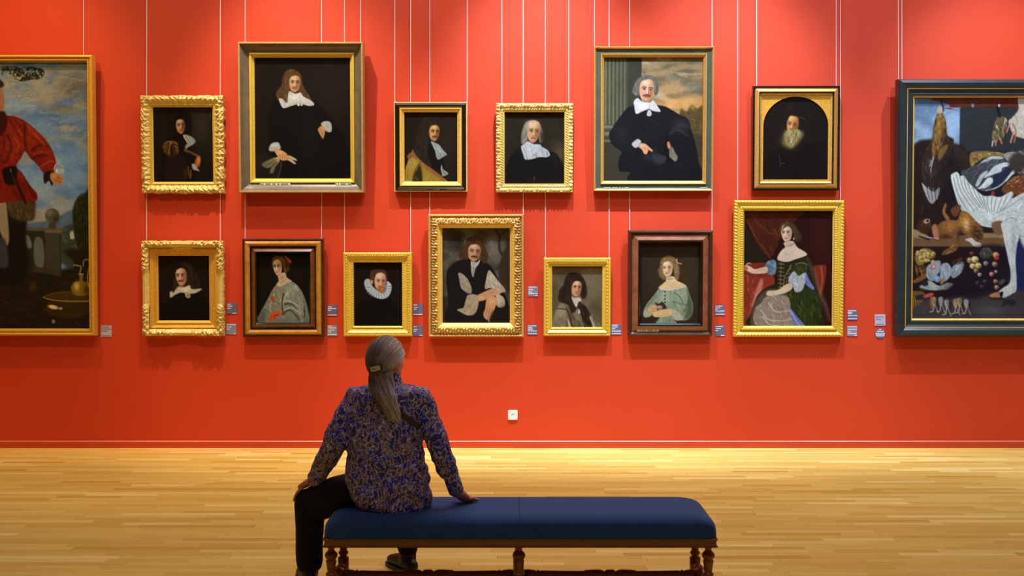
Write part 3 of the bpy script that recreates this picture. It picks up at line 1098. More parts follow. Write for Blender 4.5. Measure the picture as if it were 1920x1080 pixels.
# ground: deep blue drifting to plum and brown
gn = M.n('ShaderNodeTexNoise', i_Scale=13.0, i_Detail=2.0)
M.l(tc, 'Object', gn, 'Vector')
ground = M.ramp(gn.outputs['Fac'], [(0.38, rgb((78, 62, 88))), (0.47, rgb((48, 46, 124))), (0.56, rgb((38, 46, 206))), (0.66, rgb((92, 72, 92)))])
d1, a1, b1 = vor(W1, 30.0, (1.5, 1.0, 0.75), (0.2, 0.6, 0.1))
d2, a2, b2 = vor(W2, 46.0, (0.9, 1.0, 1.4), (0.1, -0.7, 0.3))
mot = M.ramp(a1, [(0.0, rgb((118, 104, 132))), (0.25, rgb((136, 116, 126))), (0.42, rgb((66, 72, 196))), (0.62, rgb((160, 146, 162))), (0.80, rgb((92, 80, 108))), (0.90, rgb((164, 112, 94)))], 'CONSTANT')
lin_ = rgb((216, 210, 236))
navy = rgb((26, 25, 86))


def band(d, lo, hi, sft=0.035):
    return M.ramp(d, [(lo - sft, (0, 0, 0)), (lo, (1, 1, 1)), (hi, (1, 1, 1)), (hi + sft, (0, 0, 0))])


def below(d, lo, sft=0.03):
    return M.ramp(d, [(lo, (1, 1, 1)), (lo + sft, (0, 0, 0))])


c = ground
c = M.mix(M.math('MULTIPLY', band(d2, 0.30, 0.38), 0.6), c, lin_)           # small curls between the drops
c = M.mix(M.math('MULTIPLY', below(d2, 0.20), 0.7), c, rgb((110, 92, 100)))
c = M.mix(below(d1, 0.60), c, navy)                                          # dark rim of each drop
c = M.mix(below(d1, 0.555), c, lin_)                                          # pale outline
c = M.mix(below(d1, 0.50), c, mot)                                           # drop
c = M.mix(M.math('MULTIPLY', band(d1, 0.31, 0.345), 0.85), c, navy)
c = M.mix(below(d1, 0.24), c, M.ramp(b1, [(0.0, rgb((36, 40, 138))), (0.5, rgb((160, 146, 150))), (0.8, rgb((60, 44, 54)))], 'CONSTANT'))
fine = M.n('ShaderNodeTexNoise', i_Scale=70.0, i_Detail=3.0)
M.l(tc, 'Object', fine, 'Vector')
c = M.mix(1.0, c, M.ramp(fine.outputs['Fac'], [(0.3, (0.62, 0.62, 0.66)), (0.65, (1.1, 1.1, 1.1))]), 'MULTIPLY')
M.t.links.new(c, M.b.inputs['Base Color'])
M.set(Roughness=0.65)
M.b.inputs['Specular IOR Level'].default_value = 0.35
MAT['paisley'] = M.m

person = empty('person', (-0.60, 5.68, 0))
tag(person, 'person with grey ponytail in blue paisley shirt and black trousers seated on bench', 'person')

# skeleton points (px, px row, depth)
SH_L, EL_L, WR_L = q3(668, 746, 5.68), q3(626, 832, 5.66), q3(590, 899, 5.80)
SH_R, EL_R, WR_R = q3(789, 746, 5.68), q3(821, 832, 5.64), q3(855, 921, 5.69)
KN_L, AN_L = q3(580, 943, 5.84), q3(580, 1092, 5.85)
HIP_L, HIP_R = q3(695, 921, 5.69), q3(762, 921, 5.70)
KN_R, AN_R = np.array([-0.545, 6.13, 0.500]), np.array([-0.555, 6.10, 0.09])
HEAD = q3(724, 678, 5.70)
NECK0, NECK1 = q3(728, 735, 5.69), q3(727, 700, 5.70)
fdir = np.array([0.56, 0.82, -0.04])
fdir /= np.linalg.norm(fdir)
rdir = np.cross(fdir, (0, 0, 1))
rdir /= np.linalg.norm(rdir)
udir = np.cross(rdir, fdir)
HA = np.array([fdir, rdir, udir])


def hp(f_, r_, u_):
    return HEAD + f_ * fdir + r_ * rdir + u_ * udir


# ---- body: one continuous skin mesh
def finger(base, d1, d2, d3, ln, r=0.0082):
    p0 = np.array(base)
    p1 = p0 + np.array(d1) * ln * .45
    p2 = p1 + np.array(d2) * ln * .32
    p3 = p2 + np.array(d3) * ln * .25
    return tube([p0, p1, p2, p3], [r * 1.05, r, r * .92, r * .8], 10, 4)


def unit(v):
    v = np.array(v, float)
    return v / np.linalg.norm(v)


B = []
B.append(ellip(hp(0, 0, .012), (.098, .078, .105), HA))                 # skull
B.append(ellip(hp(.030, 0, -.055), (.062, .056, .062), HA))             # jaw
B.append(ellip(hp(.062, 0, -.092), (.022, .024, .020), HA, 16, 10))     # chin
B.append(tube([hp(.094, 0, .018), hp(.106, 0, -.008), hp(.112, 0, -.026)], [.007, .010, .014], 12, 4))   # nose
B.append(ellip(hp(.092, 0, .028), (.012, .052, .012), HA, 16, 10))      # brow
for sgn in (-1, 1):
    B.append(ellip(hp(.056, sgn * .036, -.022), (.024, .022, .024), HA, 16, 10))    # cheek
    B.append(ellip(hp(-.010, sgn * .083, -.012), (.021, .010, .033), HA, 16, 10))   # ear
    B.append(ellip(hp(-.004, sgn * .083, -.034), (.011, .007, .011), HA, 12, 8))    # ear lobe
B.append(ellip(hp(.092, 0, -.053), (.012, .024, .006), HA, 16, 8))      # upper lip
B.append(ellip(hp(.090, 0, -.064), (.012, .021, .006), HA, 16, 8))      # lower lip
B.append(tube([NECK0, NECK1, HEAD + np.array([0, 0, -.03])], [.050, .052, .052], 18))
# torso
tors = [(728, 742, 5.69, 34, .060), (727, 760, 5.68, 56, .085), (725, 800, 5.67, 62, .102), (723, 850, 5.665, 62, .108), (726, 900, 5.665, 68, .115), (729, 934, 5.665, 66, .11)]
B.append(tube([q3(a, b, c) for (a, b, c, w, d) in tors], [(w / 381., d) for (a, b, c, w, d) in tors], 28, 5, None, .15))
for (s_, e_, w_) in ((SH_L, EL_L, WR_L), (SH_R, EL_R, WR_R)):
    B.append(tube([s_, (s_ + e_) / 2, e_, (e_ + w_) / 2, w_], [.040, .042, .038, .034, .026], 16))
B.append(tube([HIP_L, (HIP_L + KN_L) / 2 + np.array([0, 0, .01]), KN_L], [.075, .068, .055], 16))
B.append(tube([KN_L, (KN_L + AN_L) / 2, AN_L], [.055, .05, .036], 16))
B.append(tube([HIP_R, (HIP_R + KN_R) / 2, KN_R], [.075, .068, .055], 16))
B.append(tube([KN_R, (KN_R + AN_R) / 2, AN_R], [.055, .048, .036], 16))
for an, dr in ((AN_L, unit((-.35, .94, 0))), (AN_R, unit((-.55, .83, 0)))):
    a0 = np.array([an[0], an[1], .055])
    B.append(tube([an, a0, a0 + dr * .07 + np.array([0, 0, -.02]), a0 + dr * .15 + np.array([0, 0, -.03])], [.034, .034, .03, .022], 14))
# left hand laid over the knee: knuckles towards the left, fingers hooked down over it
kn = q3(569, 911, 5.85)
B.append(tube([WR_L, (WR_L + kn) / 2 + np.array([0, 0, .004]), kn], [(.030, .020), (.040, .017), (.042, .014)], 18, 5, (0, 0, 1)))
wdir = np.array([.10, 1.0, .02])
for i, (o_, ln) in enumerate(((-.034, .072), (-.012, .088), (.011, .094), (.034, .086))):
    b0 = kn + wdir * o_ + np.array([.004, 0, -.002])
    B.append(finger(b0, unit((-.74, .05, -.67)), unit((-.52, .05, -.86)), unit((-.34, .04, -.94)), ln))
B.append(finger(WR_L * .45 + kn * .55 + wdir * .036, unit((-.55, .70, -.35)), unit((-.75, .40, -.5)), unit((-.7, .2, -.6)), .07, .0095))
# right hand planted on the seat, fingers pointing away to the right
kr = WR_R + np.array([.040, .050, -.012])
kr[2] = ZT + .026
B.append(tube([WR_R, (WR_R + kr) / 2 + np.array([0, 0, .002]), kr], [(.031, .026), (.040, .024), (.043, .020)], 18, 5, (0, 0, 1)))
hd = unit((.62, .78, 0))
wd_ = np.array([hd[1], -hd[0], 0])
for o_, ln in ((-.033, .082), (-.011, .092), (.011, .088), (.033, .070)):
    b0 = kr + wd_ * o_ - hd * .004
    B.append(finger(b0, unit(tuple(hd[:2]) + (-.05,)), unit(tuple(hd[:2]) + (-.45,)), unit(tuple(hd[:2]) + (-.15,)), ln, .0092))
B.append(finger(WR_R * .5 + kr * .5 - wd_ * .034 + np.array([0, 0, -.004]), unit((-.25, .95, -.1)), unit((.1, .98, -.1)), unit((.2, .96, -.05)), .062, .0095))
body = blob('body', B, .0042, 5, MAT['skin'], person)
loc0 = np.array(person.location)
for sgn in (-1, 1):
    c = hp(.0780, sgn * .030, .004) - loc0
    v, f = ellip(c, (.0125, .0135, .0125), HA, 16, 10)
    e = mesh_obj('eye', v, f, MAT['eye_white'], body, True)
    v, f = ellip(c + fdir * .0095, (.0035, .006, .006), HA, 12, 8)
    mesh_obj('iris', v, f, MAT['iris'], e, True)

# ---- trousers
T_ = []
T_.append(ellip(q3(729, 918, 5.675), (.172, .122, .082), None))
T_.append(tube([HIP_L, (HIP_L * .6 + KN_L * .4) + np.array([0, 0, .012]), KN_L + np.array([.035, 0, .004]), KN_L], [.086, .100, .092, .080], 20))
T_.append(tube([KN_L + np.array([0, 0, -.0]), KN_L * .7 + AN_L * .3, KN_L * .3 + AN_L * .7, np.array([AN_L[0], AN_L[1], .125])], [.078, .072, .067, .064], 20))
T_.append(tube([HIP_R, (HIP_R + KN_R) / 2 + np.array([0, 0, .014]), KN_R], [.084, .080, .070], 20))
T_.append(tube([KN_R, (KN_R + AN_R) / 2, np.array([AN_R[0], AN_R[1], .135])], [.070, .060, .056], 20))


def fold_tr(co):
    n = fbm(co[:, 0] * 16 + co[:, 1] * 9, co[:, 2] * 11, 5, 3) - .5
    return n * .012


trousers = blob('trousers', T_, .008, 6, MAT['trousers'], person, fold_tr)
# ---- shoes
for an, dr in ((AN_L, unit((-.35, .94, 0))), (AN_R, unit((-.55, .83, 0)))):
    a0 = np.array([an[0], an[1], 0.0])
    S_ = [tube([a0 + np.array([0, 0, .13]), a0 + np.array([0, 0, .06])], [.046, .046], 16),
          tube([a0 - dr * .045 + np.array([0, 0, .045]), a0 + dr * .05 + np.array([0, 0, .050]), a0 + dr * .13 + np.array([0, 0, .042]), a0 + dr * .175 + np.array([0, 0, .036])],
               [(.036, .036), (.043, .040), (.047, .032), (.036, .024)], 18, 5, (0, 0, 1))]
    so = blob('shoe', S_, .006, 5, MAT['shoe'], person)
    side_ = np.array([dr[1], -dr[0], 0])
    out = []
    for (t, w_) in ((-.088, .020), (-.078, .034), (-.04, .041), (.02, .041), (.08, .048), (.14, .049), (.19, .036), (.208, .016)):
        out.append((t, w_))
    ring_ = [a0 + dr * t + side_ * w_ for t, w_ in out] + [a0 + dr * t - side_ * w_ for t, w_ in reversed(out)]
    n = len(ring_)
    v = [tuple(p_ - loc0 + np.array([0, 0, z])) for z in (0.001, .020) for p_ in ring_]
    f = [tuple(range(n))[::-1], tuple(range(n, 2 * n))] + [(i, (i + 1) % n, n + (i + 1) % n, n + i) for i in range(n)]
    mesh_obj('sole', v, f, MAT['sole'], so)

# ---- shirt
S_ = []
tors = [(728, 728, 5.69, 50, .085), (727, 748, 5.68, 68, .105), (724, 800, 5.67, 71, .118), (722, 850, 5.665, 72, .124), (725, 890, 5.665, 77, .132), (729, 916, 5.665, 79, .138), (728, 936, 5.666, 74, .134), (725, 953, 5.668, 54, .112)]
S_.append(tube([q3(a, b, c) for (a, b, c, w, d) in tors], [(w / 381., d) for (a, b, c, w, d) in tors], 36, 6, None, .12))
S_.append(tube([SH_L, q3(728, 738, 5.69), SH_R], [.056, .062, .056], 20))
S_.append(tube([SH_L, (SH_L + EL_L) / 2, EL_L, (EL_L + WR_L) / 2, WR_L * .93 + EL_L * .07], [.060, .064, .062, .054, .043], 20))
S_.append(tube([SH_R, (SH_R + EL_R) / 2, EL_R, (EL_R + WR_R) / 2, WR_R * .93 + EL_R * .07], [.060, .058, .054, .049, .041], 20))
S_.append(tube([q3(730, 728, 5.69), q3(729, 709, 5.70)], [.068, .062], 20))


def fold_sh(co):
    x, y, z = co[:, 0] + .6, co[:, 1], co[:, 2]
    n1 = fbm(x * 7 + z * 3.0, z * 17 - x * 5, 11, 3) - .5
    n2 = 1 - np.abs(2 * fbm(x * 4.5 - z * 2, z * 11 + x * 4, 23, 2) - 1) * 2.2
    low = np.clip((0.78 - z) / .25, 0, 1)
    arm = np.clip((np.abs(x) - .17) / .05, 0, 1)
    return n1 * .019 + n2 * (.004 + .017 * low * (1 - arm)) + arm * (fbm(x * 20, z * 14 - x * 8, 7, 2) - .5) * .014


shirt = blob('shirt', S_, .0062, 5, MAT['paisley'], person, fold_sh)
bvh = BVHTree.FromPolygons([Vector(v.co) + person.location for v in shirt.data.vertices], [tuple(p_.vertices) for p_ in shirt.data.polygons])


def on_back(px, py, lift=0.0, guess=5.55):
    """point on the shirt's back hit by a horizontal ray from behind, lifted off the cloth."""
    w = at(px, py, guess)
    h = bvh.ray_cast(Vector((w.x, 4.5, w.z)), Vector((0, 1, 0)))
    y = h[0].y if h[0] is not None else guess
    return np.array([w.x, y - lift, w.z])


# ---- strap across the back
sp = [on_back(a, b, .004) for a, b in ((712, 744), (722, 752), (742, 770), (760, 784), (774, 796), (784, 804))]
sp.append(sp[-1] + np.array([.022, .045, -.020]))
sp = _cr(sp, False, 5)
v, f = [], []
for i, p_ in enumerate(sp):
    t = unit(sp[min(i + 1, len(sp) - 1)] - sp[max(i - 1, 0)])
    s_ = unit(np.cross(t, (0, 1, 0)))
    for (a_, b_) in ((-.014, 0), (.014, 0), (.014, -.005), (-.014, -.005)):
        v.append(p_ + s_ * a_ + np.array([0, b_, 0]) - loc0)
for i in range(len(sp) - 1):
    for j in range(4):
        f.append((4 * i + j, 4 * i + (j + 1) % 4, 4 * i + 4 + (j + 1) % 4, 4 * i + 4 + j))
mesh_obj('bag_strap', v, f, MAT['strap'], person)

# ---- hair: scalp cap, combed strands, ponytail
dc = q3(705, 690, 5.62) - HEAD
CL = HEAD + unit(dc) * .105          # gathering point under the clip


def to_h(d):
    return HA @ d


HR = np.array([.106, .088, .115])
HC = hp(-.004, 0, .012)


def on_head(d, k=1.0):
    l = HA @ unit(d)
    r = 1 / math.sqrt(((l / HR) ** 2).sum())
    return HC + unit(d) * r * k


def hairy(l):
    f_, r_, u_ = l
    if f_ > .66 and u_ < .62:
        return False
    if u_ < -.30 and f_ > -.55:
        return False
    if u_ < -.02 and f_ > -.08 and abs(r_) > .3 and not (f_ > .2 and u_ > -.02):
        return False
    if u_ < .30 and f_ > .52:
        return False
    return u_ > -.72


parts = []
cv, cf = ellip((0, 0, 0), (1, 1, 1), None, 48, 32)
cap = []
for p_ in cv:
    l = p_ / np.linalg.norm(p_)
    k = 1.0 if hairy(l) else .80
    d = l @ HA
    cap.append(on_head(d, k))
parts.append((np.array(cap), cf))
hrng = random.Random(12)
dC = unit(CL - HC)
cnt = 0
while cnt < 1000:
    l = unit([hrng.gauss(0, 1) for _ in range(3)])
    if not hairy(l):
        continue
    d0 = l @ HA
    if np.dot(d0, dC) > .93:
        continue
    cnt += 1
    k0 = hrng.uniform(1.0, 1.035)
    pts = []
    for t in np.linspace(0, 1, 9):
        om = math.acos(max(-1, min(1, float(np.dot(d0, dC)))))
        d = (math.sin((1 - t) * om) * d0 + math.sin(t * om) * dC) / (math.sin(om) + 1e-6)
        sag = -.10 * math.sin(math.pi * t) * (1 if l[2] < .4 else .4)
        d = unit(d + np.array([0, 0, sag]))
        pts.append(on_head(d, k0 + .02 * math.sin(math.pi * t) - .02 * t))
    r = hrng.uniform(.0009, .0019)
    parts.append(tube(pts, [r * .7] + [r] * 7 + [r * .8], 5, 1))
# ponytail guide down the back
gd = [(705, 694), (708, 712), (716, 735), (726, 756), (739, 778)]
gpts = [CL + np.array([0, -.012, -.01]), None, None, None, None]
gpts[1] = on_back(709, 716, .035, 5.58)
gpts[1][1] = min(gpts[1][1], 5.60)
gpts[2] = on_back(717, 738, .026)
gpts[3] = on_back(727, 758, .020)
gpts[4] = on_back(740, 780, .012)
gw = [.024, .046, .048, .036, .012]
gdz = [.016, .024, .022, .016, .007]
parts.append(tube(gpts, [(a_ * .5, b_ * .4) for a_, b_ in zip(gw, gdz)], 20, 6, (0, 1, 0.3)))
for i in range(900):
    a_, rr_ = hrng.uniform(0, 2 * math.pi), math.sqrt(hrng.uniform(.2, 1.0))
    ex = hrng.uniform(-.02, .02)
    pts = []
    for j, g in enumerate(gpts):
        ph = a_ + .3 * math.sin(j + i)
        off = np.array([math.cos(ph) * gw[j] * rr_ + ex * (j / 4.), math.sin(ph) * gdz[j] * rr_, hrng.uniform(-.006, .006) - (hrng.uniform(-.03, .03) if j == 4 else 0)])
        pts.append(g + off)
    r = hrng.uniform(.0007, .0015)
    parts.append(tube(pts, [r, r, r, r, r * .4], 5, 3))
# loose lower hair hanging from behind the ear over the collar
for i in range(160):
    t = i / 159.
    s0 = hp(-.045 - .03 * t, .074 - .03 * t, -.035 - .02 * t) + np.array([hrng.uniform(-.006, .006) for _ in range(3)])
    mid = on_back(738 - 8 * t, 722 + hrng.uniform(-4, 4), .016, 5.6)
    end = on_back(742 - 8 * t + hrng.uniform(-5, 5), 752 + hrng.uniform(-10, 14), .012)
    r = hrng.uniform(.0007, .0015)
    parts.append(tube([s0, (s0 + mid) / 2 + np.array([0, -.006, 0]), mid, end], [r, r, r, r * .4], 5, 3))
v, f = join(parts)
v = v - loc0
mesh_obj('hair', v, f, MAT['hair'], person, True)

# ---- hair clip
cx_, cz_ = unit((.95, -.18, .24)), unit((-.23, -.03, .97))
cn_ = np.cross(cx_, cz_)
if cn_[1] > 0:
    cn_ = -cn_
cc = q3(704, 691, 5.57)


def clip_bar(w_, h_, th, lift, name, mat, par, n=10):
    v, f = [], []
    for i in range(n + 1):
        t = -1 + 2 * i / n
        bow = -.009 * t * t
        for (a_, b_) in ((-1, 0), (1, 0), (1, 1), (-1, 1)):
            v.append(cc + cx_ * w_ * t + cz_ * h_ * a_ * (1 - .12 * t * t) + cn_ * (lift + bow + th * b_) - loc0)
    for i in range(n):
        for j in range(4):
            f.append((4 * i + j, 4 * i + (j + 1) % 4, 4 * i + 4 + (j + 1) % 4, 4 * i + 4 + j))
    f += [(0, 1, 2, 3), (4 * n, 4 * n + 1, 4 * n + 2, 4 * n + 3)]
    return mesh_obj(name, v, f, MAT[mat], par)


hc_ = clip_bar(.031, .0165, .006, .0, 'hair_clip', 'clip_dark', person)
clip_bar(.026, .0125, .003, .0055, 'clip_panel', 'clip_pale', hc_)
fv, ff_ = [], []
for a_ in (30, 150, 270):
    k = len(fv)
    c0, s0 = math.cos(math.radians(a_)), math.sin(math.radians(a_))
    for (r_, w_) in ((0, .0012), (.006, .0022), (.008, .0005)):
        for sg in (-1, 1):
            fv.append(cc - cx_ * .008 + cx_ * (r_ * c0 - sg * w_ * s0) + cz_ * (r_ * s0 + sg * w_ * c0) + cn_ * .0088 - loc0)
    ff_ += [(k, k + 2, k + 3, k + 1), (k + 2, k + 4, k + 5, k + 3)]
mesh_obj('flower_mark', fv, ff_, MAT['clip_red'], hc_)

# ------------------------------------------------------------------ oil painter: paints straight on the canvas vertices
class Pt:
    def __init__(self, key, org, bg, seed=1):
        self.D = PAINTINGS[key]
        x0, y0, x1, y1 = self.D['canvas']
        c = self.D['cell']
        self.nx, self.ny = int((x1 - x0) / c) + 1, int((y1 - y0) / c) + 1
        self.X, self.Y = np.meshgrid(np.linspace(x0, x1, self.nx), np.linspace(y0, y1, self.ny))
        self.C = np.empty((self.ny, self.nx, 3))
        self.C[:] = bg
        self.x0, self.y0, self.dx, self.dy = x0, y0, (x1 - x0) / (self.nx - 1), (y1 - y0) / (self.ny - 1)
        self.org = org
        self.mask = None
        self.r = random.Random(seed)

    def o(self, *org):
        self.org = org

    def T(self, pts):
        ox, oy, k = self.org
        p = np.asarray(pts, float)
        return np.array([ox, oy]) + p / k

    def _win(self, a, b, pad):
        i0 = max(int((a[1] - pad - self.y0) / self.dy), 0)
        i1 = min(int((b[1] + pad - self.y0) / self.dy) + 2, self.ny)
        j0 = max(int((a[0] - pad - self.x0) / self.dx), 0)
        j1 = min(int((b[0] + pad - self.x0) / self.dx) + 2, self.nx)
        if i0 >= i1 or j0 >= j1:
            return None
        return slice(i0, i1), slice(j0, j1)

    def _put(self, w, al, c):
        if self.mask is not None:
            al = al * self.mask[w]
        self.C[w] = self.C[w] * (1 - al[..., None]) + np.asarray(c, float) * al[..., None]

    def _pal(self, P, soft):
        w = self._win(P.min(0), P.max(0), soft + 1)
        if w is None:
            return None, None
        X, Y = self.X[w], self.Y[w]
        ins = np.zeros(X.shape, bool)
        d2 = np.full(X.shape, 1e9)
        Q = np.roll(P, -1, 0)
        for (ax, ay), (bx, by) in zip(P, Q):
            if ay != by:
                ins ^= ((ay > Y) != (by > Y)) & (X < (bx - ax) * (Y - ay) / (by - ay) + ax)
            ex, ey = bx - ax, by - ay
            L = ex * ex + ey * ey + 1e-9
            t = np.clip(((X - ax) * ex + (Y - ay) * ey) / L, 0, 1)
            d2 = np.minimum(d2, (X - ax - t * ex) ** 2 + (Y - ay - t * ey) ** 2)
        d = np.sqrt(d2) * np.where(ins, 1, -1)
        return w, np.clip(d / (2 * soft) + 0.5, 0, 1)

    def poly(self, pts, c, soft=0.7, a=1.0, sm=True, n=5):
        P = self.T(pts)
        if sm:
            P = _cr(P, True, n)
        w, al = self._pal(P, soft)
        if w is not None:
            self._put(w, al * a, c)

    def clip(self, pts=None, soft=0.7, sm=True):
        if pts is None:
            self.mask = None
            return
        P = self.T(pts)
        if sm:
            P = _cr(P, True, 5)
        m = np.zeros((self.ny, self.nx))
        w, al = self._pal(P, soft)
        if w is not None:
            m[w] = al
        self.mask = m

    def ln(self, pts, c, wd=1.0, soft=0.5, a=1.0, taper=0.0, n=4):
        P = self.T(pts)
        if len(P) > 2:
            P = _cr(P, False, n)
        w = self._win(P.min(0), P.max(0), wd + soft + 1)
        if w is None:
            return
        X, Y = self.X[w], self.Y[w]
        best = np.full(X.shape, -1e9)
        m = len(P) - 1
        for i in range(m):
            (ax, ay), (bx, by) = P[i], P[i + 1]
            ex, ey = bx - ax, by - ay
            L = ex * ex + ey * ey + 1e-9
            t = np.clip(((X - ax) * ex + (Y - ay) * ey) / L, 0, 1)
            d = np.sqrt((X - ax - t * ex) ** 2 + (Y - ay - t * ey) ** 2)
            hw = wd * 0.5 * (1 - taper * (i + t) / m)
            best = np.maximum(best, hw - d)
        self._put(w, np.clip(best / (2 * soft) + 0.5, 0, 1) * a, c)

    def _ell(self, cx, cy, rx, ry, ang):
        ox, oy, k = self.org
        cx, cy, rx, ry = ox + cx / k, oy + cy / k, rx / k, ry / k
        return cx, cy, rx, ry, math.radians(ang)

    def el(self, cx, cy, rx, ry, c, ang=0, soft=0.6, a=1.0):
        cx, cy, rx, ry, g = self._ell(cx, cy, rx, ry, ang)
        R = max(rx, ry) + soft
        w = self._win((cx - R, cy - R), (cx + R, cy + R), 1)
        if w is None:
            return
        X, Y = self.X[w] - cx, self.Y[w] - cy
        u, v = X * math.cos(g) + Y * math.sin(g), -X * math.sin(g) + Y * math.cos(g)
        q = np.sqrt((u / rx) ** 2 + (v / ry) ** 2)
        self._put(w, np.clip((1 - q) * min(rx, ry) / (2 * soft) + 0.5, 0, 1) * a, c)

    def gl(self, cx, cy, rx, ry, c, a=0.5, ang=0):
        cx, cy, rx, ry, g = self._ell(cx, cy, rx, ry, ang)
        R = max(rx, ry) * 2.2
        w = self._win((cx - R, cy - R), (cx + R, cy + R), 1)
        if w is None:
            return
        X, Y = self.X[w] - cx, self.Y[w] - cy
        u, v = X * math.cos(g) + Y * math.sin(g), -X * math.sin(g) + Y * math.cos(g)
        q = (u / rx) ** 2 + (v / ry) ** 2
        self._put(w, np.exp(-q) * a, c)

    def nz(self, amt=0.1, sx=6.0, sy=6.0, seed=1, lo=None):
        n = fbm(self.X / sx, self.Y / sy, seed, 4) - 0.5
        f = 1 + 2 * amt * n
        if self.mask is not None:
            f = 1 + (f - 1) * self.mask
        self.C *= f[..., None]

    def cloud(self, c, sx, sy, lo, hi, seed, a=1.0, sh=0.0):
        n = fbm(self.X / sx + sh * self.Y / sy, self.Y / sy, seed, 5)
        al = np.clip((n - lo) / (hi - lo), 0, 1) * a
        if self.mask is not None:
            al = al * self.mask
        self.C = self.C * (1 - al[..., None]) + np.asarray(c, float) * al[..., None]

    def vgrad(self, y0, y1, c0, c1, a=1.0):
        ox, oy, k = self.org
        t = np.clip((self.Y - (oy + y0 / k)) / ((y1 - y0) / k), 0, 1)[..., None]
        c = np.asarray(c0, float) * (1 - t) + np.asarray(c1, float) * t
        al = np.full(self.X.shape, a)
        if self.mask is not None:
            al = al * self.mask
        self.C = self.C * (1 - al[..., None]) + c * al[..., None]

    def strokes(self, pts, n, cols, ang, ln=8, wd=0.9, jit=15, wav=0.2, a=0.7):
        """random brush strokes inside polygon pts; ln, wd in photo px; ang degrees (0 = right, 90 = down) or function."""
        p = np.array(pts, float)
        k = self.org[2]
        (xa, ya), (xb, yb) = p.min(0), p.max(0)
        keep = self.mask
        self.clip(pts, 0.8)
        if keep is not None:
            self.mask = self.mask * keep
        for _ in range(n):
            x, y = self.r.uniform(xa, xb), self.r.uniform(ya, yb)
            g = ang(x, y) if callable(ang) else ang
            g = math.radians(g + self.r.uniform(-jit, jit))
            L = ln * self.r.uniform(0.5, 1.3) * k
            q = self.r.uniform(-1, 1) * wav * L
            dx, dy = math.cos(g), math.sin(g)
            c = np.array(self.r.choice(cols), float) * self.r.uniform(0.85, 1.15)
            self.ln([(x - dx * L / 2, y - dy * L / 2), (x - dy * q, y + dx * q), (x + dx * L / 2, y + dy * L / 2)], c, wd * self.r.uniform(.8, 1.7), 0.75, a * .85, 0.5, 3)
        self.mask = keep

    def hair(self, pts, base, hi, n=60, ang=90, ln=10, wd=0.9, soft=1.4, jit=25):
        self.poly(pts, base, soft)
        b, h = np.array(base, float), np.array(hi, float)
        self.strokes(pts, n, [b * .6, b * .8, (b + h) / 2, h], ang, ln, wd, jit, 0.3, 0.6)

    def face(self, cx, cy, w, h, yaw=0.0, tilt=0.0, skin=(214, 166, 128), sh=(120, 74, 48), hi=(244, 208, 172), light=-1, lips=(150, 66, 54),
             brow=(60, 40, 28), eye=(30, 22, 18), blush=0.25, moust=None, beard=None, dark=0.75, eyes=1.0, fr=None, hl=-.66):
        w, h = w * .96, h * .95
        k = self.org[2]
        g = math.radians(tilt)

        def L(a, b):
            x, y = a * w, b * h
            return (cx + x * math.cos(g) - y * math.sin(g), cy + x * math.sin(g) + y * math.cos(g))
        out = [(-.70, -.92), (0, -1.04), (.70, -.92), (.97, -.40), (.95, .08), (.80, .48), (.50, .82), (.14 + .1 * yaw, 1.0), (-.14 + .1 * yaw, 1.0), (-.50, .82), (-.80, .48), (-.95, .08), (-.97, -.40)]
        # narrow the far cheek when the head is turned
        out = [(a * (1 - .16 * max(0, yaw * np.sign(a))) + yaw * .10, b) for a, b in out]
        P = [L(a, b) for a, b in out]
        self.poly(P, skin, 0.7)
        keep = self.mask
        self.clip(P, 0.7)
        if keep is not None:
            self.mask = self.mask * keep
        m = yaw * .38
        s = light
        X = lambda a, b: L(a, b)
        q = X(-s * .95, .1)
        self.gl(q[0], q[1], w * .62, h * 1.1, sh, dark, tilt)
        q = X(m + s * .25, -.62)
        self.gl(q[0], q[1], w * .5, h * .28, hi, .75, tilt)
        q = X(m + s * .52, .18)
        self.gl(q[0], q[1], w * .30, h * .24, hi, .6, tilt)
        for e in (-1, 1):
            q = X(m + e * .50, .30)
            self.gl(q[0], q[1], w * .26, h * .18, (208, 96, 70), blush, tilt)
            q = X(m + e * .42, -.06)
            self.gl(q[0], q[1], w * .30, h * .15, sh, .62, tilt)
        q = X(0, 1.0)
        self.gl(q[0], q[1], w * .9, h * .22, sh, .6, tilt)
        q = X(s * .98, .35)
        self.gl(q[0], q[1], w * .22, h * .5, sh, .55, tilt)
        q = X(m - s * .45, .38)
        self.gl(q[0], q[1], w * .2, h * .3, sh, .35, tilt)
        # brows, eyes
        for e in (-1, 1):
            cxe = m + e * .42 * (1 - .18 * max(0, e * yaw))
            self.ln([X(cxe - .22, -.19), X(cxe, -.25), X(cxe + .22, -.20)], brow, max(.8, .11 * h / k), .45, .75)
            q = X(cxe, -.05)
            self.el(q[0], q[1], w * .19, h * .065, (226, 206, 188), tilt, .4, .65 * eyes)
            q = X(cxe + yaw * .05, -.05)
            self.el(q[0], q[1], w * .10, h * .065, eye, tilt, .35, .95)
            self.ln([X(cxe - .21, -.06), X(cxe, -.115), X(cxe + .21, -.06)], eye, .7, .4, .7)
        # nose
        sd = -s
        self.ln([X(m + sd * .10, -.12), X(m + sd * .13 + yaw * .06, .12), X(m + sd * .16 + yaw * .08, .30)], sh, max(.9, .10 * w / k), .5, .7)
        self.ln([X(m, -.15), X(m + yaw * .08, .10), X(m + yaw * .10, .28)], hi, max(.9, .13 * w / k), .5, .85)
        self.ln([X(m - .16 + yaw * .1, .345), X(m + yaw * .1, .385), X(m + .18 + yaw * .1, .345)], sh, max(.8, .055 * h / k), .45, .85)
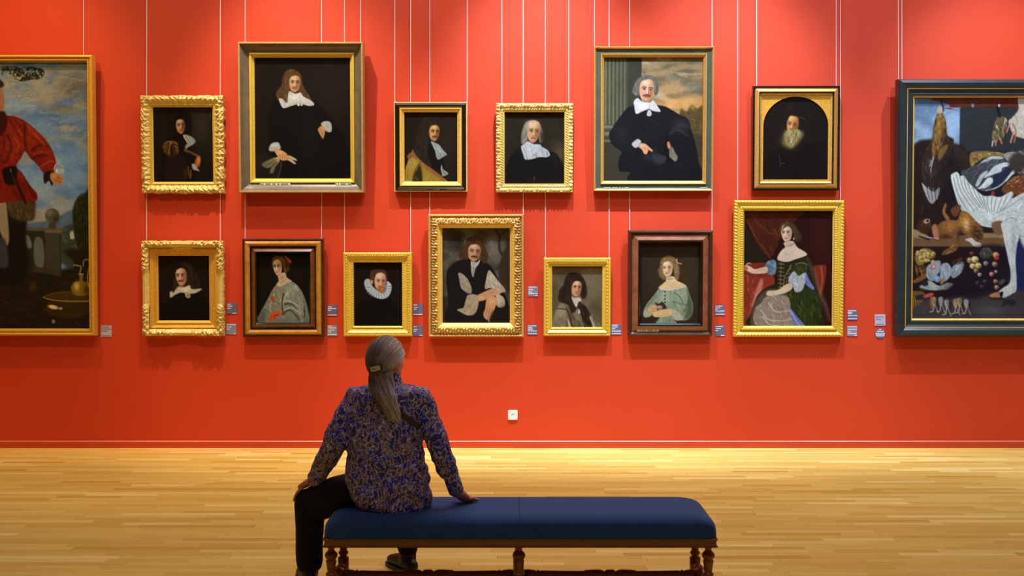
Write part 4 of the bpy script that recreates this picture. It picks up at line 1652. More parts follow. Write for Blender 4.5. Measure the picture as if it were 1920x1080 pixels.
        # mouth
        self.ln([X(m - .27 + yaw * .05, .575), X(m + yaw * .05, .555), X(m + .25 + yaw * .05, .575)], lips, max(.9, .10 * h / k), .45, .85)
        self.ln([X(m - .26 + yaw * .05, .57), X(m + .24 + yaw * .05, .57)], (70, 30, 26), .55, .35, .7)
        q = X(m + yaw * .05, .69)
        self.gl(q[0], q[1], w * .2, h * .04, sh, .5, tilt)
        q = X(m + s * .05, .82)
        self.gl(q[0], q[1], w * .2, h * .08, hi, .5, tilt)
        self.mask = keep
        if fr is not None:
            H_ = [(-1.16, .05), (-1.12, -.60), (-.85, -1.02), (-.4, -1.2), (.1, -1.24), (.6, -1.14), (.98, -.9), (1.14, -.5), (1.12, .05), (1.0, -.1), (.90, -.42), (.66, hl - .02), (.22, hl - .14), (-.16, hl - .12), (-.62, hl), (-.88, -.40), (-1.0, -.1)]
            P_ = [X(a + yaw * .06, b) for a, b in H_]
            self.poly(P_, fr, 1.1)
            f_ = np.array(fr, float)
            self.strokes(P_, 34, [f_ * .6, f_ * .85, f_ * 1.35 + 8], lambda x, y: 90 + 70 * np.sign(x - cx) * max(0, (cy - .55 * h - y)) / (.6 * h + 1e-6), 6, .9, 20, .3, .6)
        if beard is not None:
            self.poly([X(m - .42, .52), X(m, .50), X(m + .42, .52), X(m + .36, .85), X(m + .12, 1.10), X(m - .12, 1.10), X(m - .36, .85)], beard, 1.0, .85)
            self.strokes([X(m - .42, .55), X(m + .42, .55), X(m + .2, 1.15), X(m - .2, 1.15)], 26, [np.array(beard) * .7, np.array(beard) * 1.25], 90, 3, .7, 25)
            self.ln([X(m - .2, .60), X(m + .2, .60)], lips, 1.0, .4, .9)
        if moust is not None:
            self.ln([X(m - .45, .52), X(m - .2, .44), X(m, .46), X(m + .2, .44), X(m + .43, .52)], moust, max(1.2, .12 * h / k), .5, .95)

    def done(self, gain=1.0, var=0.07):
        self.mask = None
        self.nz(var * 1.4, 1.8, 3.0, 5)
        self.nz(var, 14, 14, 9)
        D = self.D
        w, H, u = D['w'], D['H'], D['u']
        gx = np.linspace(-w / 2 + u, w / 2 - u, self.nx)
        gz = np.linspace(H - u, u, self.ny)
        GX, GZ = np.meshgrid(gx, gz)
        V = np.stack([GX, np.full(GX.shape, -D['hc']), GZ], -1).reshape(-1, 3)
        idx = np.arange(self.nx * self.ny).reshape(self.ny, self.nx)
        q = np.stack([idx[:-1, :-1], idx[1:, :-1], idx[1:, 1:], idx[:-1, 1:]], -1).reshape(-1, 4)
        col = np.clip(lin(np.clip(self.C, 0, 255)) * gain, 0, 0.9).reshape(-1, 3)
        return fast_mesh('canvas', V, q, MAT['oil'], D['root'], False, col)


# --- A: man with dark curls and gold sleeve
p = Pt('A', (240, 160, 4.695), (24, 18, 13), 11)
p.gl(640, 330, 110, 220, (60, 50, 36), .8)
p.gl(270, 300, 50, 200, (40, 31, 21), .6)
p.poly([(405, 300), (440, 250), (500, 235), (550, 270), (560, 360), (545, 440), (560, 560), (600, 620), (600, 760), (520, 848), (300, 848), (290, 700), (300, 560), (360, 480), (400, 420)], (15, 11, 9), 2)
p.hair([(405, 300), (440, 252), (500, 240), (545, 275), (552, 360), (530, 450), (500, 480), (440, 470), (410, 440), (392, 370)], (16, 11, 8), (44, 32, 22), 60, 90, 7, .9)
p.face(458, 352, 44, 76, .25, -4, (196, 144, 98), (64, 38, 22), (240, 200, 150), -1, blush=.3, fr=(18, 12, 9), hl=-.66)
p.poly([(405, 300), (445, 262), (500, 268), (480, 285), (440, 288), (420, 320), (414, 380), (402, 360)], (16, 11, 8), 1.2)
p.poly([(478, 436), (510, 431), (560, 452), (588, 488), (562, 520), (525, 540), (500, 558), (498, 530), (514, 505), (492, 470)], (150, 156, 150), .8)
for a, b in (((500, 445), (540, 520)), ((520, 445), (560, 510)), ((545, 455), (574, 500)), ((490, 440), (515, 500))):
    p.ln([a, b], (222, 224, 214), 1.1, .5, .8)
    p.ln([(a[0] + 10, a[1] + 4), (b[0] + 8, b[1] + 2)], (70, 74, 70), .8, .5, .7)
sl = [(300, 525), (325, 492), (385, 486), (430, 505), (442, 560), (428, 604), (380, 622), (330, 602), (302, 562)]
p.poly(sl, (78, 54, 20), 1.2)
p.strokes(sl, 34, [(40, 24, 10), (150, 112, 44), (196, 156, 74)], lambda x, y: math.degrees(math.atan2(y - 470, x - 375)), 9, 1.4, 12, .25, .8)
p.poly([(372, 520), (386, 520), (392, 600), (366, 600)], (50, 20, 12), 1)
p.poly([(330, 620), (470, 610), (520, 700), (500, 848), (330, 848)], (34, 22, 14), 4, .8)
p.ln([(492, 568), (560, 596), (622, 632)], (112, 78, 44), 3.5, 1, .9)
p.ln([(498, 560), (560, 586), (620, 622)], (156, 120, 76), .9, .5, .7)
p.el(604, 672, 24, 50, (180, 112, 40), 10, 1.4)
p.gl(612, 650, 12, 26, (236, 170, 84), .7)
p.poly([(553, 690), (580, 690), (600, 726), (618, 748), (585, 744), (560, 732)], (176, 176, 172), .9)
p.ln([(520, 712), (528, 770), (540, 812)], (128, 80, 24), 2.4, 1, .8)
p.ln([(545, 740), (540, 800)], (196, 140, 56), 1.3, .6, .8)
p.gl(500, 770, 20, 40, (80, 44, 16), .7)
p.done(0.62)

# --- B: long-haired man with white collar
p = Pt('B', (240, 430, 4.154), (26, 19, 15), 12)
p.poly([(350, 520), (420, 480), (520, 490), (590, 540), (628, 620), (628, 705), (236, 705), (250, 620), (300, 550)], (15, 12, 11), 3)
p.hair([(368, 300), (400, 266), (450, 262), (500, 290), (530, 350), (560, 420), (540, 470), (490, 466), (460, 440), (400, 440), (370, 470), (335, 470), (350, 400), (362, 340)], (44, 32, 22), (96, 74, 52), 120, 80, 8, .9)
p.face(412, 362, 48, 80, -.45, -4, (206, 172, 138), (92, 52, 32), (238, 214, 184), -1, blush=.35, moust=(110, 62, 38), dark=.6, fr=(30, 21, 14), hl=-.66)
p.hair([(436, 290), (458, 320), (466, 380), (470, 446), (530, 470), (552, 420), (530, 350), (495, 296), (460, 276)], (40, 29, 20), (92, 70, 50), 90, 85, 9, 1)
p.poly([(395, 436), (440, 446), (470, 430), (478, 448), (440, 470), (390, 462)], (150, 100, 70), 1)
p.poly([(322, 486), (338, 478), (352, 486), (384, 446), (430, 452), (474, 432), (490, 462), (560, 458), (566, 466), (520, 492), (470, 498), (410, 488), (362, 506), (326, 528)], (196, 192, 176), .8)
p.gl(440, 460, 40, 16, (236, 234, 220), .7)
p.ln([(352, 490), (362, 470), (385, 452)], (120, 116, 104), .9, .5, .7)
p.poly([(440, 488), (472, 488), (480, 522), (462, 530), (444, 520)], (168, 172, 140), .8)
p.el(462, 510, 7, 9, (110, 126, 90), 0, .5)
p.done(0.78)

# --- C: man in black with gloves
p = Pt('C', (430, 60, 3.176), (25, 20, 17), 13)
p.gl(600, 320, 150, 200, (38, 31, 25), .6)
p.poly([(270, 400), (330, 440), (440, 440), (520, 420), (560, 470), (640, 560), (690, 640), (690, 866), (180, 866), (200, 760), (235, 640), (230, 520)], (12, 11, 11), 4)
p.gl(470, 610, 60, 140, (26, 25, 25), .6)
p.hair([(322, 270), (340, 232), (378, 222), (412, 240), (430, 280), (440, 320), (470, 370), (486, 410), (450, 400), (425, 360), (380, 350), (350, 380), (340, 432), (310, 420), (282, 390), (284, 350), (312, 320)], (88, 62, 34), (150, 112, 66), 120, 85, 8, .9)
p.face(390, 304, 36, 58, .15, 3, (216, 178, 134), (116, 74, 44), (244, 216, 176), -1, blush=.25, dark=.65, moust=(150, 104, 66), fr=(98, 70, 38), hl=-.66)
p.hair([(322, 268), (345, 232), (385, 224), (400, 244), (366, 256), (352, 300), (352, 360), (340, 428), (310, 418), (288, 380), (300, 340), (316, 310)], (92, 66, 36), (156, 118, 70), 70, 95, 9, .9)
p.poly([(356, 354), (392, 366), (425, 360), (440, 382), (478, 402), (498, 416), (503, 434), (470, 438), (420, 426), (365, 440), (325, 452), (308, 434), (296, 396), (318, 398), (344, 420)], (206, 212, 210), .8)
p.gl(395, 390, 34, 18, (236, 240, 238), .7)
p.ln([(420, 380), (426, 428)], (150, 156, 156), .9, .5, .8)
p.ln([(330, 440), (420, 418), (496, 430)], (160, 166, 166), .8, .5, .6)
p.el(412, 432, 8, 7, (226, 230, 228), 0, .5)
p.el(430, 431, 7, 7, (214, 218, 216), 0, .5)
# right-hand cuff and hand
p.poly([(545, 545), (562, 530), (592, 530), (607, 550), (605, 588), (584, 592), (560, 575)], (190, 196, 192), .9)
p.strokes([(545, 545), (562, 530), (592, 530), (607, 550), (605, 588), (584, 592)], 16, [(140, 146, 144), (226, 230, 226)], 70, 5, .8)
p.poly([(528, 572), (548, 556), (566, 566), (566, 600), (556, 632), (546, 622), (530, 592)], (208, 154, 106), .7)
p.ln([(540, 575), (552, 600), (554, 628)], (130, 84, 54), .8, .5, .8)
# left cuff, hand, gloves
p.poly([(234, 690), (250, 660), (285, 652), (298, 664), (302, 692), (262, 706), (240, 704)], (186, 192, 190), .9)
p.ln([(255, 672), (290, 668)], (230, 234, 232), 2, 1, .7)
gl = [(192, 780), (240, 752), (280, 740), (302, 744), (290, 770), (270, 800), (258, 834), (238, 832), (246, 800), (228, 806), (206, 800)]
p.poly(gl, (176, 164, 118), .8)
for a, b in (((284, 746), (206, 786)), ((290, 754), (226, 800)), ((294, 764), (248, 826))):
    p.ln([a, ((a[0] + b[0]) / 2, (a[1] + b[1]) / 2 - 4), b], (222, 212, 168), 2.2, .6, .9, .3)
    p.ln([(a[0], a[1] + 10), (b[0] + 10, b[1] + 6)], (96, 84, 54), 1.0, .5, .8)
p.poly([(330, 736), (360, 732), (396, 752), (398, 762), (376, 758), (394, 776), (384, 782), (360, 766), (340, 756)], (196, 186, 142), .8)
p.ln([(350, 742), (390, 770)], (110, 98, 66), .9, .5, .8)
p.poly([(266, 700), (290, 694), (330, 712), (346, 730), (342, 756), (312, 760), (290, 742)], (214, 160, 112), .8)
for q in (300, 314, 328, 340):
    p.ln([(q, 726), (q + 2, 756)], (140, 88, 58), .8, .45, .8)
p.gl(300, 712, 18, 10, (240, 196, 150), .7)
p.ln([(308, 770), (300, 820), (288, 864)], (120, 120, 118), 1.2, .5, .8)
p.poly([(160, 740), (230, 720), (300, 780), (290, 866), (160, 866)], (38, 40, 32), 5, .5)
p.done(0.66)

# --- D: lady in a silver gown with red ribbons
p = Pt('D', (430, 430, 4.696), (22, 18, 15), 14)
p.hair([(372, 300), (380, 262), (420, 240), (470, 240), (510, 270), (520, 330), (500, 380), (470, 380), (455, 300), (420, 268), (390, 275)], (70, 48, 26), (150, 112, 62), 70, 60, 6, .9)
p.poly([(416, 400), (478, 380), (492, 420), (540, 460), (480, 500), (390, 520), (400, 480), (420, 450)], (212, 192, 162), .9)
p.gl(450, 430, 20, 30, (170, 136, 104), .6)
p.face(412, 330, 44, 82, -.55, -6, (222, 198, 166), (150, 108, 78), (246, 230, 204), -1, blush=.3, lips=(172, 74, 64), brow=(110, 84, 58), dark=.5, fr=(96, 68, 36), hl=-.66)
p.hair([(385, 268), (425, 244), (470, 262), (484, 330), (486, 380), (474, 372), (462, 320), (446, 282), (414, 262)], (104, 74, 38), (186, 146, 84), 60, 75, 5, .8, jit=45)
gown = [(240, 810), (246, 740), (280, 680), (330, 590), (362, 530), (400, 490), (440, 500), (520, 462), (575, 480), (630, 550), (665, 640), (690, 740), (690, 812)]
p.poly(gown, (128, 138, 126), .9)
p.clip(gown)
p.gl(400, 620, 60, 120, (150, 146, 122), .6)
p.gl(540, 520, 70, 50, (168, 184, 174), .7)
p.gl(610, 680, 50, 90, (150, 166, 158), .7)
p.gl(275, 760, 40, 60, (84, 90, 80), .7)
p.strokes(gown, 200, [(86, 96, 88), (112, 122, 112), (176, 190, 180), (202, 212, 202)], lambda x, y: 60 + (x - 450) * .12, 9, 1.3, 25, .25, .5)
for L_ in (((465, 560), (450, 640), (455, 720)), ((470, 650), (530, 650), (580, 695)), ((450, 740), (520, 700), (600, 780)), ((600, 540), (640, 640), (650, 760))):
    p.ln(L_, (34, 40, 36), 2.6, 1.2, .8, .3)
for L_ in (((500, 550), (470, 600), (462, 650)), ((480, 620), (530, 630), (600, 670)), ((470, 700), (540, 680), (610, 740)), ((570, 500), (620, 580), (640, 660)), ((380, 560), (350, 640), (340, 700))):
    p.ln(L_, (214, 224, 214), 2.4, 1, .7, .4)
p.clip()
p.ln([(412, 470), (440, 462), (494, 424)], (130, 106, 80), 1.2, .5, .8)
for t_ in range(8):
    p.el(416 + t_ * 10, 470 - t_ * 6, 3.4, 3.4, (230, 222, 204), 0, .4)
p.el(362, 604, 15, 24, (196, 84, 50), 10, .9)
p.strokes([(345, 580), (380, 580), (378, 632), (348, 632)], 14, [(230, 120, 70), (150, 50, 30)], 40, 4, 1, 60)
rb = [(350, 726), (400, 712), (438, 716), (440, 744), (404, 752), (388, 778), (352, 800), (328, 796), (340, 760)]
p.poly(rb, (214, 78, 34), .8)
p.strokes(rb, 24, [(244, 120, 60), (150, 44, 20)], -30, 7, 1.2, 25)
p.ln([(478, 240), (496, 256), (508, 266)], (200, 170, 160), 1.6, .6, .8)
p.poly([(498, 262), (516, 262), (536, 290), (520, 302), (504, 288)], (206, 78, 52), .8)
p.done(0.72)

# --- E: man in a ruff
p = Pt('E', (620, 450, 5.4), (24, 17, 13), 15)
p.poly([(250, 700), (330, 600), (480, 600), (620, 600), (690, 700), (720, 866), (225, 866)], (14, 11, 10), 3)
p.hair([(390, 370), (400, 320), (440, 302), (500, 298), (545, 316), (556, 352), (520, 340), (440, 340), (428, 380), (418, 410), (396, 400)], (74, 50, 34), (120, 88, 60), 60, 75, 4, .8)
ruff = [(332, 440), (345, 400), (385, 396), (400, 440), (440, 490), (500, 530), (545, 520), (560, 470), (562, 420), (592, 430), (610, 470), (600, 530), (570, 575), (520, 594), (460, 585), (400, 545), (350, 495)]
p.face(494, 424, 66, 104, .35, 2, (220, 180, 146), (128, 82, 56), (248, 222, 190), -1, blush=.35, beard=(186, 116, 58), moust=(176, 110, 60), brow=(120, 84, 56), dark=.5, fr=(80, 54, 36), hl=-.80)
p.el(408, 424, 15, 26, (206, 150, 120), 0, .8)
p.hair([(392, 372), (404, 322), (446, 304), (505, 300), (548, 322), (552, 346), (500, 326), (446, 330), (436, 366), (424, 404), (400, 402)], (80, 54, 36), (126, 92, 62), 50, 75, 4, .8)
p.poly(ruff, (176, 196, 206), .9)
for i in range(26):
    t_ = i / 25
    a_ = math.radians(165 - t_ * 165)
    x1, y1 = 472 + 76 * math.cos(a_), 440 + 78 * math.sin(a_) + 20
    x2, y2 = 472 + 132 * math.cos(a_), 440 + 130 * math.sin(a_) + 10
    p.ln([(x1, y1), (x2, y2)], (222, 232, 238) if i % 2 else (126, 148, 164), 1.6, .5, .7)
p.poly([(440, 470), (480, 520), (520, 536), (545, 510), (530, 500), (490, 500)], (176, 104, 52), 1.2, .8)
p.strokes([(470, 480), (540, 480), (540, 530), (505, 540)], 22, [(150, 84, 40), (214, 140, 76)], 85, 3, .7)
p.done(0.7)

# --- F: man in ochre coat
p = Pt('F', (710, 170, 5.143), (30, 24, 16), 16)
p.gl(660, 480, 90, 300, (42, 34, 22), .8)
p.hair([(385, 320), (430, 270), (500, 250), (560, 270), (585, 330), (586, 400), (560, 330), (500, 318), (470, 360), (480, 460), (540, 560), (600, 660), (620, 740), (560, 740), (470, 720), (380, 650), (330, 570), (355, 460)], (40, 32, 22), (74, 62, 44), 200, 80, 12, .9)
p.poly([(480, 470), (520, 490), (580, 560), (620, 700), (600, 760), (520, 740), (470, 600)], (18, 14, 10), 3)
p.face(528, 400, 56, 88, .45, 4, (206, 150, 84), (70, 44, 22), (244, 204, 128), -1, blush=.25, brow=(40, 28, 16), moust=(96, 64, 36), dark=.6, fr=(40, 31, 21), hl=-.66)
p.hair([(420, 300), (500, 262), (560, 284), (580, 320), (520, 322), (482, 352), (474, 420), (490, 480), (440, 470), (420, 380)], (38, 30, 20), (70, 58, 40), 70, 80, 8, .9)
cr = [(496, 488), (540, 498), (580, 520), (610, 560), (648, 606), (620, 626), (570, 655), (548, 630), (535, 570)]
p.poly(cr, (150, 162, 156), .8)
p.strokes(cr, 34, [(96, 106, 102), (196, 206, 200)], 60, 6, .9, 15)
p.poly([(600, 700), (612, 740), (650, 770), (664, 786), (640, 802), (606, 808), (600, 780), (590, 740)], (150, 158, 150), .8)
p.ln([(606, 710), (618, 770), (640, 790)], (60, 60, 54), 1, .5, .8)
coat = [(238, 864), (244, 760), (268, 690), (290, 640), (340, 632), (400, 690), (480, 740), (560, 800), (640, 864)]
p.poly(coat, (150, 126, 44), .9)
p.clip(coat)
p.gl(300, 690, 60, 60, (196, 172, 78), .8)
p.gl(460, 800, 50, 60, (160, 134, 52), .7)
p.poly([(318, 864), (330, 800), (360, 740), (392, 700), (410, 864)], (34, 26, 12), 2, .9)
p.strokes(coat, 60, [(110, 90, 30), (190, 166, 76)], 70, 8, 1, 20, .2, .5)
p.ln([(380, 690), (340, 760), (322, 830)], (60, 46, 20), 1.2, .5, .9)
p.clip()
band = [(268, 640), (276, 606), (306, 586), (318, 560), (330, 580), (360, 624), (430, 690), (520, 750), (600, 810), (650, 858), (620, 862), (520, 790), (420, 720), (350, 650), (300, 640)]
p.poly(band, (150, 96, 52), .9)
p.strokes(band, 60, [(196, 138, 80), (96, 56, 28)], 35, 6, .9, 40)
p.poly([(244, 850), (300, 842), (312, 866), (240, 866)], (150, 150, 120), 1)
p.done(0.66)

# --- G: man with rolled sleeves
p = Pt('G', (780, 380, 3.857), (74, 70, 58), 17)
p.cloud((104, 102, 88), 22, 22, .45, .7, 4, .8)
p.cloud((46, 42, 34), 26, 20, .5, .75, 9, .9)
p.gl(560, 330, 70, 100, (128, 126, 110), .8)
p.gl(210, 420, 40, 90, (98, 94, 80), .5)
p.gl(260, 240, 70, 50, (46, 43, 36), .7)
p.poly([(186, 750), (240, 740), (240, 860), (186, 860)], (40, 36, 30), 2, .8)
tr = (58, 46, 36)
p.poly([(640, 350), (660, 330), (684, 320), (684, 620), (640, 600), (600, 540), (606, 440), (626, 380)], tr, 1.6)
p.ln([(626, 372), (604, 330), (604, 240), (570, 190)], tr, 5, 1, 1, .3)
p.ln([(606, 240), (640, 214), (670, 186)], tr, 4, 1, 1, .3)
p.ln([(640, 360), (664, 320), (672, 260)], tr, 4, 1, 1, .3)
body = [(236, 860), (230, 700), (216, 540), (230, 470), (290, 420), (380, 400), (470, 410), (540, 450), (590, 530), (640, 640), (670, 720), (676, 860)]
p.poly(body, (24, 23, 24), 1)
p.hair([(350, 300), (370, 258), (410, 240), (460, 246), (490, 290), (505, 330), (522, 380), (510, 430), (480, 430), (470, 380), (440, 300), (390, 296), (372, 330), (374, 390), (350, 404), (312, 390), (316, 340)], (70, 48, 26), (138, 102, 60), 120, 85, 7, .9, jit=40)
p.face(420, 352, 52, 72, .25, 6, (214, 164, 114), (110, 70, 42), (246, 212, 164), -1, blush=.3, moust=(66, 40, 22), brow=(70, 46, 28), dark=.55, fr=(82, 56, 30), hl=-.66)
p.hair([(352, 310), (372, 262), (412, 244), (462, 256), (482, 300), (440, 286), (396, 290), (376, 320), (372, 370), (356, 396), (326, 390), (322, 350)], (76, 52, 28), (146, 108, 64), 70, 85, 7, .9, jit=40)
p.poly([(400, 420), (440, 424), (462, 408), (452, 440), (430, 470), (414, 530), (400, 500), (396, 450)], (176, 176, 168), .8)
p.ln([(418, 450), (416, 520)], (110, 116, 118), 1.2, .5, .8)
p.ln([(398, 420), (408, 450), (440, 440), (460, 410)], (222, 220, 210), 1.4, .5, .8)
def sleeve(pts, base, n, ang, sd=0):
    p.poly(pts, base, .8)
    b_ = np.array(base, float)
    p.strokes(pts, n, [b_ * .62, b_ * .8, b_ * 1.15, b_ * 1.25], ang, 8, 1.1, 25, .25, .65)
sleeve([(304, 500), (340, 510), (376, 550), (402, 610), (396, 644), (360, 636), (322, 600), (312, 550)], (166, 158, 132), 40, 55)
sleeve([(372, 656), (420, 650), (452, 670), (446, 740), (420, 790), (370, 798), (320, 776), (296, 758), (340, 744), (356, 700)], (178, 168, 136), 60, 100)
sleeve([(526, 482), (560, 510), (600, 560), (642, 612), (640, 634), (600, 636), (540, 606), (500, 612), (504, 560)], (190, 182, 156), 60, 60)
arm = [(440, 664), (500, 630), (560, 610), (610, 630), (606, 652), (560, 664), (500, 690), (450, 698)]
p.poly(arm, (212, 160, 112), .8)
p.strokes(arm, 16, [(236, 190, 144), (160, 110, 72)], -25, 7, 1, 10)
sleeve([(580, 656), (620, 660), (642, 690), (640, 736), (600, 744), (580, 712)], (196, 186, 150), 34, 80)
hand = [(506, 700), (520, 668), (560, 660), (586, 690), (578, 730), (560, 776), (540, 820), (530, 846), (516, 830), (500, 822), (486, 790), (500, 750)]
p.poly(hand, (214, 160, 112), .8)
for L_ in (((520, 740), (504, 800)), ((536, 748), (518, 826)), ((554, 752), (532, 840))):
    p.ln(L_, (132, 84, 56), 1, .5, .85)
p.gl(548, 700, 24, 26, (240, 196, 150), .7)
p.gl(470, 670, 24, 14, (240, 196, 150), .6)
p.poly([(560, 770), (676, 740), (676, 860), (540, 860)], (30, 26, 22), 3, .8)
p.done(0.66)

# --- H: old man with broad collar
p = Pt('H', (910, 170, 4.909), (42, 38, 28), 18)
p.gl(690, 560, 80, 110, (98, 84, 52), .9, -20)
p.gl(620, 350, 120, 140, (48, 42, 31), .6)
p.hair([(330, 420), (345, 350), (370, 295), (420, 272), (470, 280), (505, 310), (530, 380), (535, 440), (500, 470), (470, 330), (400, 320), (385, 400), (380, 470), (340, 490)], (128, 122, 104), (196, 192, 176), 120, 85, 6, .9)
p.gl(525, 420, 20, 50, (44, 40, 30), .9)
body = [(186, 850), (210, 650), (260, 560), (330, 510), (420, 560), (560, 550), (650, 570), (700, 650), (722, 730), (722, 850)]
p.poly(body, (24, 23, 21), 1.2)
p.face(440, 376, 66, 104, .3, 6, (224, 176, 122), (136, 88, 52), (252, 220, 172), -1, blush=.35, brow=(110, 84, 60), dark=.55, moust=None)
p.hair([(335, 430), (350, 350), (375, 300), (400, 285), (386, 330), (382, 400), (386, 450), (362, 480), (338, 480)], (150, 146, 128), (214, 210, 196), 70, 95, 6, .9)
p.gl(430, 300, 50, 26, (250, 222, 180), .7)
p.poly([(392, 462), (440, 486), (500, 490), (520, 510), (570, 540), (594, 584), (560, 606), (500, 604), (430, 622), (366, 624), (345, 570), (330, 510), (360, 486)], (206, 216, 216), .8)
p.gl(430, 540, 60, 40, (236, 242, 242), .7)
for L_ in (((415, 490), (440, 610)), ((500, 500), (536, 600)), ((372, 500), (380, 610)), ((520, 516), (546, 600))):
    p.ln(L_, (150, 160, 162), 1, .6, .7)
p.strokes(body, 40, [(36, 35, 32), (14, 13, 12)], 70, 12, 1.4, 20, .2, .4)
p.el(450, 796, 8, 10, (78, 74, 62), 0, .6)
p.done(0.6)

# --- I: dark-haired youth
p = Pt('I', (1000, 460, 5.4), (112, 100, 74), 19)
p.cloud((88, 78, 56), 26, 26, .42, .7, 3, .8)
p.gl(560, 320, 90, 120, (130, 118, 90), .7)
p.gl(220, 500, 50, 200, (84, 74, 54), .6)
p.poly([(190, 210), (700, 210), (700, 240), (190, 240)], (76, 66, 46), 2, .5)
cl = [(196, 830), (206, 740), (240, 650), (300, 560), (380, 560), (480, 560), (560, 640), (620, 740), (666, 830)]
p.poly(cl, (128, 116, 88), 1)
p.clip(cl)
p.gl(270, 680, 60, 70, (170, 156, 124), .8)
p.poly([(330, 620), (380, 640), (420, 720), (520, 830), (390, 830), (350, 700)], (84, 72, 52), 2, .8)
p.poly([(500, 580), (560, 650), (600, 740), (590, 830), (520, 830), (480, 700)], (40, 31, 22), 2)
p.strokes(cl, 70, [(90, 80, 58), (150, 138, 108), (180, 168, 136)], 65, 10, 1.3, 20, .2, .5)
p.ln([(246, 640), (330, 644), (370, 700), (400, 826)], (42, 34, 24), 1.6, .6, .9)
p.ln([(350, 750), (380, 826)], (210, 206, 180), 3, 1, .8)
p.ln([(345, 750), (345, 826)], (50, 40, 28), 1.2, .6, .9)
p.ln([(580, 720), (620, 826)], (206, 202, 176), 3.4, 1, .8)
p.ln([(610, 720), (660, 820)], (56, 46, 32), 1.2, .6, .8)
p.clip()
p.hair([(330, 330), (370, 286), (430, 282), (490, 310), (530, 380), (544, 470), (530, 530), (490, 530), (470, 420), (440, 350), (400, 390), (385, 480), (400, 540), (440, 600), (430, 660), (390, 680), (350, 600), (260, 560), (265, 460), (310, 400)], (44, 30, 22), (92, 68, 52), 160, 95, 10, 1)
p.face(438, 432, 56, 92, .35, 6, (220, 168, 126), (120, 76, 50), (248, 214, 172), -1, blush=.35, brow=(66, 44, 30), dark=.55, fr=(48, 33, 24), hl=-.66)
p.hair([(336, 340), (372, 292), (432, 288), (484, 314), (500, 360), (470, 344), (430, 352), (396, 400), (382, 470), (388, 520), (350, 520), (290, 500), (310, 400)], (46, 32, 24), (96, 72, 56), 90, 100, 10, 1)
p.poly([(392, 520), (420, 530), (470, 526), (488, 556), (460, 580), (440, 620), (425, 610), (400, 560)], (206, 200, 176), .8)
p.poly([(456, 580), (480, 570), (500, 620), (505, 690), (470, 690), (450, 640)], (46, 38, 30), 1)
p.poly([(455, 650), (466, 640), (480, 680), (455, 686)], (196, 192, 176), .8)
for t_ in range(9):
    p.el(482 + t_ * 3.4, 705 + t_ * 14, 3.6, 3.6, (190, 176, 130), 0, .4)
p.done(0.7)

# --- J: moustached man before a column and a sunset sky
p = Pt('J', (1090, 70, 3.484), (70, 76, 58), 20)
sky = [(392, 120), (800, 120), (800, 560), (392, 560)]
p.clip(sky, .8, False)
p.vgrad(130, 500, (150, 132, 96), (206, 158, 92))
p.cloud((112, 100, 74), 40, 14, .42, .66, 21, .9, .3)
p.cloud((196, 176, 136), 34, 10, .56, .74, 31, .75, -.3)
p.cloud((126, 134, 122), 30, 9, .60, .78, 43, .8)
p.gl(600, 440, 170, 50, (222, 164, 92), .8)
p.gl(700, 400, 60, 26, (226, 176, 106), .6)
p.gl(730, 330, 60, 24, (140, 146, 132), .5)
p.clip()
p.poly([(640, 500), (690, 480), (720, 440), (760, 462), (800, 480), (800, 930), (640, 930)], (94, 78, 42), 2)
p.strokes([(640, 500), (690, 480), (720, 440), (760, 462), (800, 480), (800, 640), (640, 640)], 90, [(60, 52, 30), (130, 104, 50), (150, 110, 50)], 60, 4, 1.4, 60)
p.gl(730, 455, 20, 16, (180, 140, 40), .7)
p.poly([(700, 650), (800, 650), (800, 930), (700, 930)], (70, 60, 40), 3, .9)
# fluted column
p.poly([(146, 130), (302, 130), (302, 560), (146, 560)], (92, 96, 70), .8, 1, False)
for q in range(6):
    x = 158 + q * 25
    p.ln([(x, 132), (x, 556)], (126, 128, 96), 2.4, 1.2, .8)
    p.ln([(x + 12, 132), (x + 12, 556)], (58, 62, 44), 2.2, 1.2, .85)
p.poly([(302, 130), (392, 130), (392, 460), (302, 460)], (56, 58, 44), 1, 1, False)
for y, c in ((570, (116, 118, 92)), (590, (70, 72, 54)), (612, (120, 122, 96)), (640, (64, 66, 48)), (660, (104, 106, 82)), (676, (58, 60, 44))):
    p.poly([(146, y), (240, y), (240, y + 22), (146, y + 22)], c, 1, 1, False)
p.poly([(146, 690), (300, 690), (330, 930), (146, 930)], (60, 58, 44), 2, 1, False)
p.gl(260, 300, 70, 300, (60, 62, 46), .35)
bd = [(180, 630), (200, 590), (240, 530), (300, 460), (370, 430), (470, 440), (550, 450), (640, 500), (700, 530), (725, 610), (750, 690), (770, 800), (776, 925), (330, 925), (320, 870), (250, 860), (246, 780), (262, 740), (200, 690)]
p.poly(bd, (22, 22, 24), 1)
p.clip(bd)
p.gl(660, 570, 60, 50, (50, 52, 56), .8)
p.gl(260, 620, 50, 60, (40, 40, 44), .6)
p.strokes(bd, 90, [(38, 38, 42), (12, 12, 13), (30, 30, 33)], 60, 14, 1.8, 30, .25, .5)
p.ln([(570, 630), (640, 600), (700, 640)], (66, 68, 72), 2.4, 1.5, .6)
p.ln([(590, 610), (650, 570), (715, 580)], (60, 62, 66), 2.2, 1.5, .6)
p.poly([(560, 640), (580, 640), (560, 700), (590, 800), (540, 780)], (10, 10, 11), 3, .8)
p.clip()
p.hair([(332, 350), (345, 310), (365, 276), (410, 254), (460, 256), (490, 290), (505, 330), (500, 366), (478, 376), (472, 310), (440, 280), (390, 290), (374, 330), (374, 380), (345, 374)], (92, 90, 82), (160, 158, 146), 90, 80, 5, .9, jit=40)
